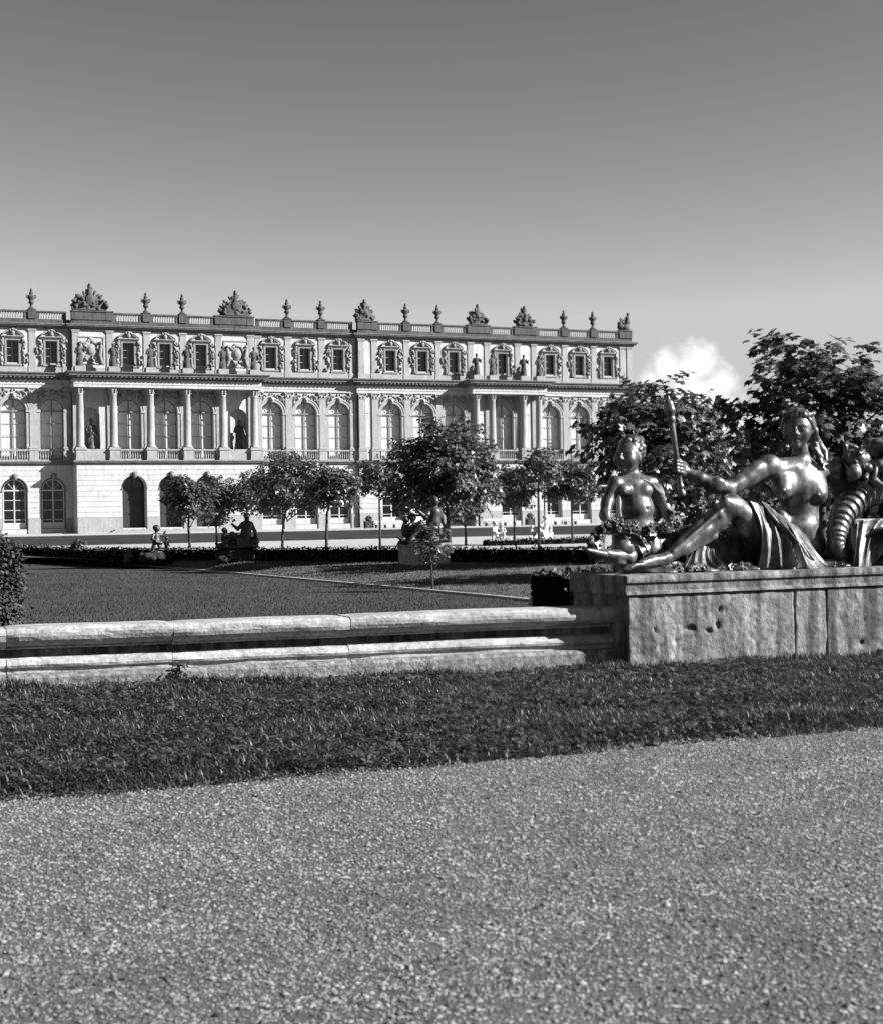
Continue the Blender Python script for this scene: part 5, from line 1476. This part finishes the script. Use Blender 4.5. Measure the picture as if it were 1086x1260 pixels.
# ---- garland of flowers held by the child
def bloom(b, c, r, rr):
    c = Vector(c); nr = Vector((rr.uniform(-.7, .9), rr.uniform(-1.3, -.1), rr.uniform(-.2, 1))).normalized(); a = nr.orthogonal().normalized(); d = nr.cross(a)
    for k in range(5):
        t = k * 1.2566; e = a * math.cos(t) + d * math.sin(t); f = nr.cross(e)
        b.add([c, c + e * r * .6 + f * r * .42 + nr * r * .28, c + e * r * 1.05 + nr * r * .12, c + e * r * .6 - f * r * .42 + nr * r * .28], [(0, 1, 2, 3)], True)
    b.blob(c + nr * r * .15, (r * .34,) * 3, 6, 4)
gp = [(727, 683, .50), (731, 668, .52), (737, 654, .52), (748, 645, .50), (762, 645, .50), (778, 650, .50), (795, 652, .50), (812, 649, .52), (830, 645, .56), (846, 637, .62), (857, 624, .68), (862, 610, .72)]
gw = MB(); rr = random.Random(8)
pts = [SL(*p) for p in gp]
for i, (a, c_) in enumerate(zip(pts, pts[1:])):
    for k in range(17):
        p = a + (c_ - a) * rr.random() + np.array([rr.gauss(0, .03), rr.gauss(0, .035), rr.gauss(0, .042)])
        bloom(gw, p, rr.uniform(.032, .06), rr)
for k in range(70):          # heap of leaves and flowers behind the torch, and along the plinth
    x, y = rr.uniform(838, 872), rr.uniform(604, 652); bloom(gw, SL(x, y, rr.uniform(.75, .95)), rr.uniform(.035, .06), rr)
for k in range(46): bloom(gw, SL(rr.uniform(724, 742), rr.uniform(662, 688), rr.uniform(.42, .62)), rr.uniform(.028, .045), rr)
gw.build('flower_garland', MT['bronze'], grp)['kind'] = 'stuff'
lf = MB()
for k in range(70):
    x = rr.choice((rr.uniform(816, 870), rr.uniform(1005, 1050), rr.uniform(880, 930))); bloom(lf, SL(x, rr.uniform(694, 702), rr.uniform(.12, .5)), rr.uniform(.03, .055), rr)
lf.build('plinth_flowers', MT['bronze'], grp)['kind'] = 'stuff'

# ---- horn of plenty, overturned vase and cloth
hpth = [(1090, 570, .80), (1074, 592, .74), (1055, 611, .66), (1038, 631, .57), (1029, 652, .50), (1028, 670, .46), (1034, 684, .45), (1046, 689, .46)]
hr_ = [.215, .20, .175, .15, .125, .10, .075, .05]
K = []
ctr = [SL(*p) for p in hpth]
NS = 48
for i in range(NS):
    f = i / (NS - 1) * (len(ctr) - 1); j = min(int(f), len(ctr) - 2); t = f - j
    p = ctr[j] * (1 - t) + ctr[j + 1] * t; r_ = hr_[j] * (1 - t) + hr_[j + 1] * t
    d = (ctr[j + 1] - ctr[j]); d = d / np.linalg.norm(d)
    K.append(cone(p - d * .008, p + d * .008, r_ * .86, r_ * .86, .012))
    if i % 2 == 0: K.append(ell(p, (r_ * 1.03, r_ * 1.03, .026), tuple(Vector(d).to_track_quat('Z', 'Y').to_euler()), .012))
link('horn_of_plenty', sculpt('horn_of_plenty', K, .0125), MT['bronze'], grp)
FR = []; rr = random.Random(12)
for k in range(46):
    FR.append(ball(SL(rr.uniform(1046, 1112), rr.uniform(548, 588), rr.uniform(.45, .95)), rr.uniform(.05, .11), .015))
for k in range(26):
    x, y = rr.uniform(1040, 1112), rr.uniform(545, 600); FR.append(ell(SL(x, y, rr.uniform(.4, .6)), (.03, .03, .10), (rr.uniform(-1, 1), rr.uniform(-1.5, 1.5), 0), .012))
FR += chain([SL(1052, 592, .6), SL(1056, 580, .5), SL(1052, 566, .45)], [.05, .035, .01], .01) + chain([SL(1074, 590, .5), SL(1086, 600, .42), SL(1082, 614, .42)], [.05, .04, .015], .01)
link('fruit_and_leaves', sculpt('fruit_and_leaves', FR, .0125), MT['bronze'], grp)
VV = [ell(SL(1092, 672, .72), (.33, .42, .26), k=.05), cone(SL(1086, 672, .40), SL(1086, 672, .30), .19, .22, .03), cut(cone(SL(1086, 672, .42), SL(1086, 672, .22), .13, .18, .02)), cone(SL(1130, 690, .7), SL(1175, 690, .8), .2, .15, .1)]
link('overturned_vase', sculpt('overturned_vase', VV, .0125), MT['bronze'], grp)
link('cloth', cloth_sheet([(1050, 646, .50), (1062, 640, .46), (1080, 638, .45), (1110, 646, .5)], [(1049, 670, .34), (1058, 668, .30), (1068, 664, .33), (1100, 656, .40)], [(1046, 701, .28), (1056, 702, .22), (1066, 700, .26), (1098, 668, .38)], 110, 50, 3.4, .05, 5), MT['bronze'], grp)
CL = [ell(SL(1062, 674, .58), (.12, .14, .24), k=.05), ell(SL(1080, 652, .62), (.26, .2, .11), k=.05), ell(SL(1050, 676, .95), (.36, .25, .34), k=.08), ell(SL(1000, 690, 1.0), (.3, .2, .2), k=.08)]
link('vase_drape', sculpt('vase_drape', CL, .0125), MT['bronze'], grp)
# bronze ground the figures rest on
G = [ell(SL(x, 700, t) * np.array([1, 1, 0]) + np.array([0, 0, PZ + .01]), (.34, .42, .07), k=.06, wob=.012, wf=17) for x, t in ((800, .62), (850, .6), (905, .62), (960, .66), (1015, .66), (1070, .66), (1125, .68))]
link('bronze_ground', sculpt('bronze_ground', G, .018), MT['bronze'], grp)
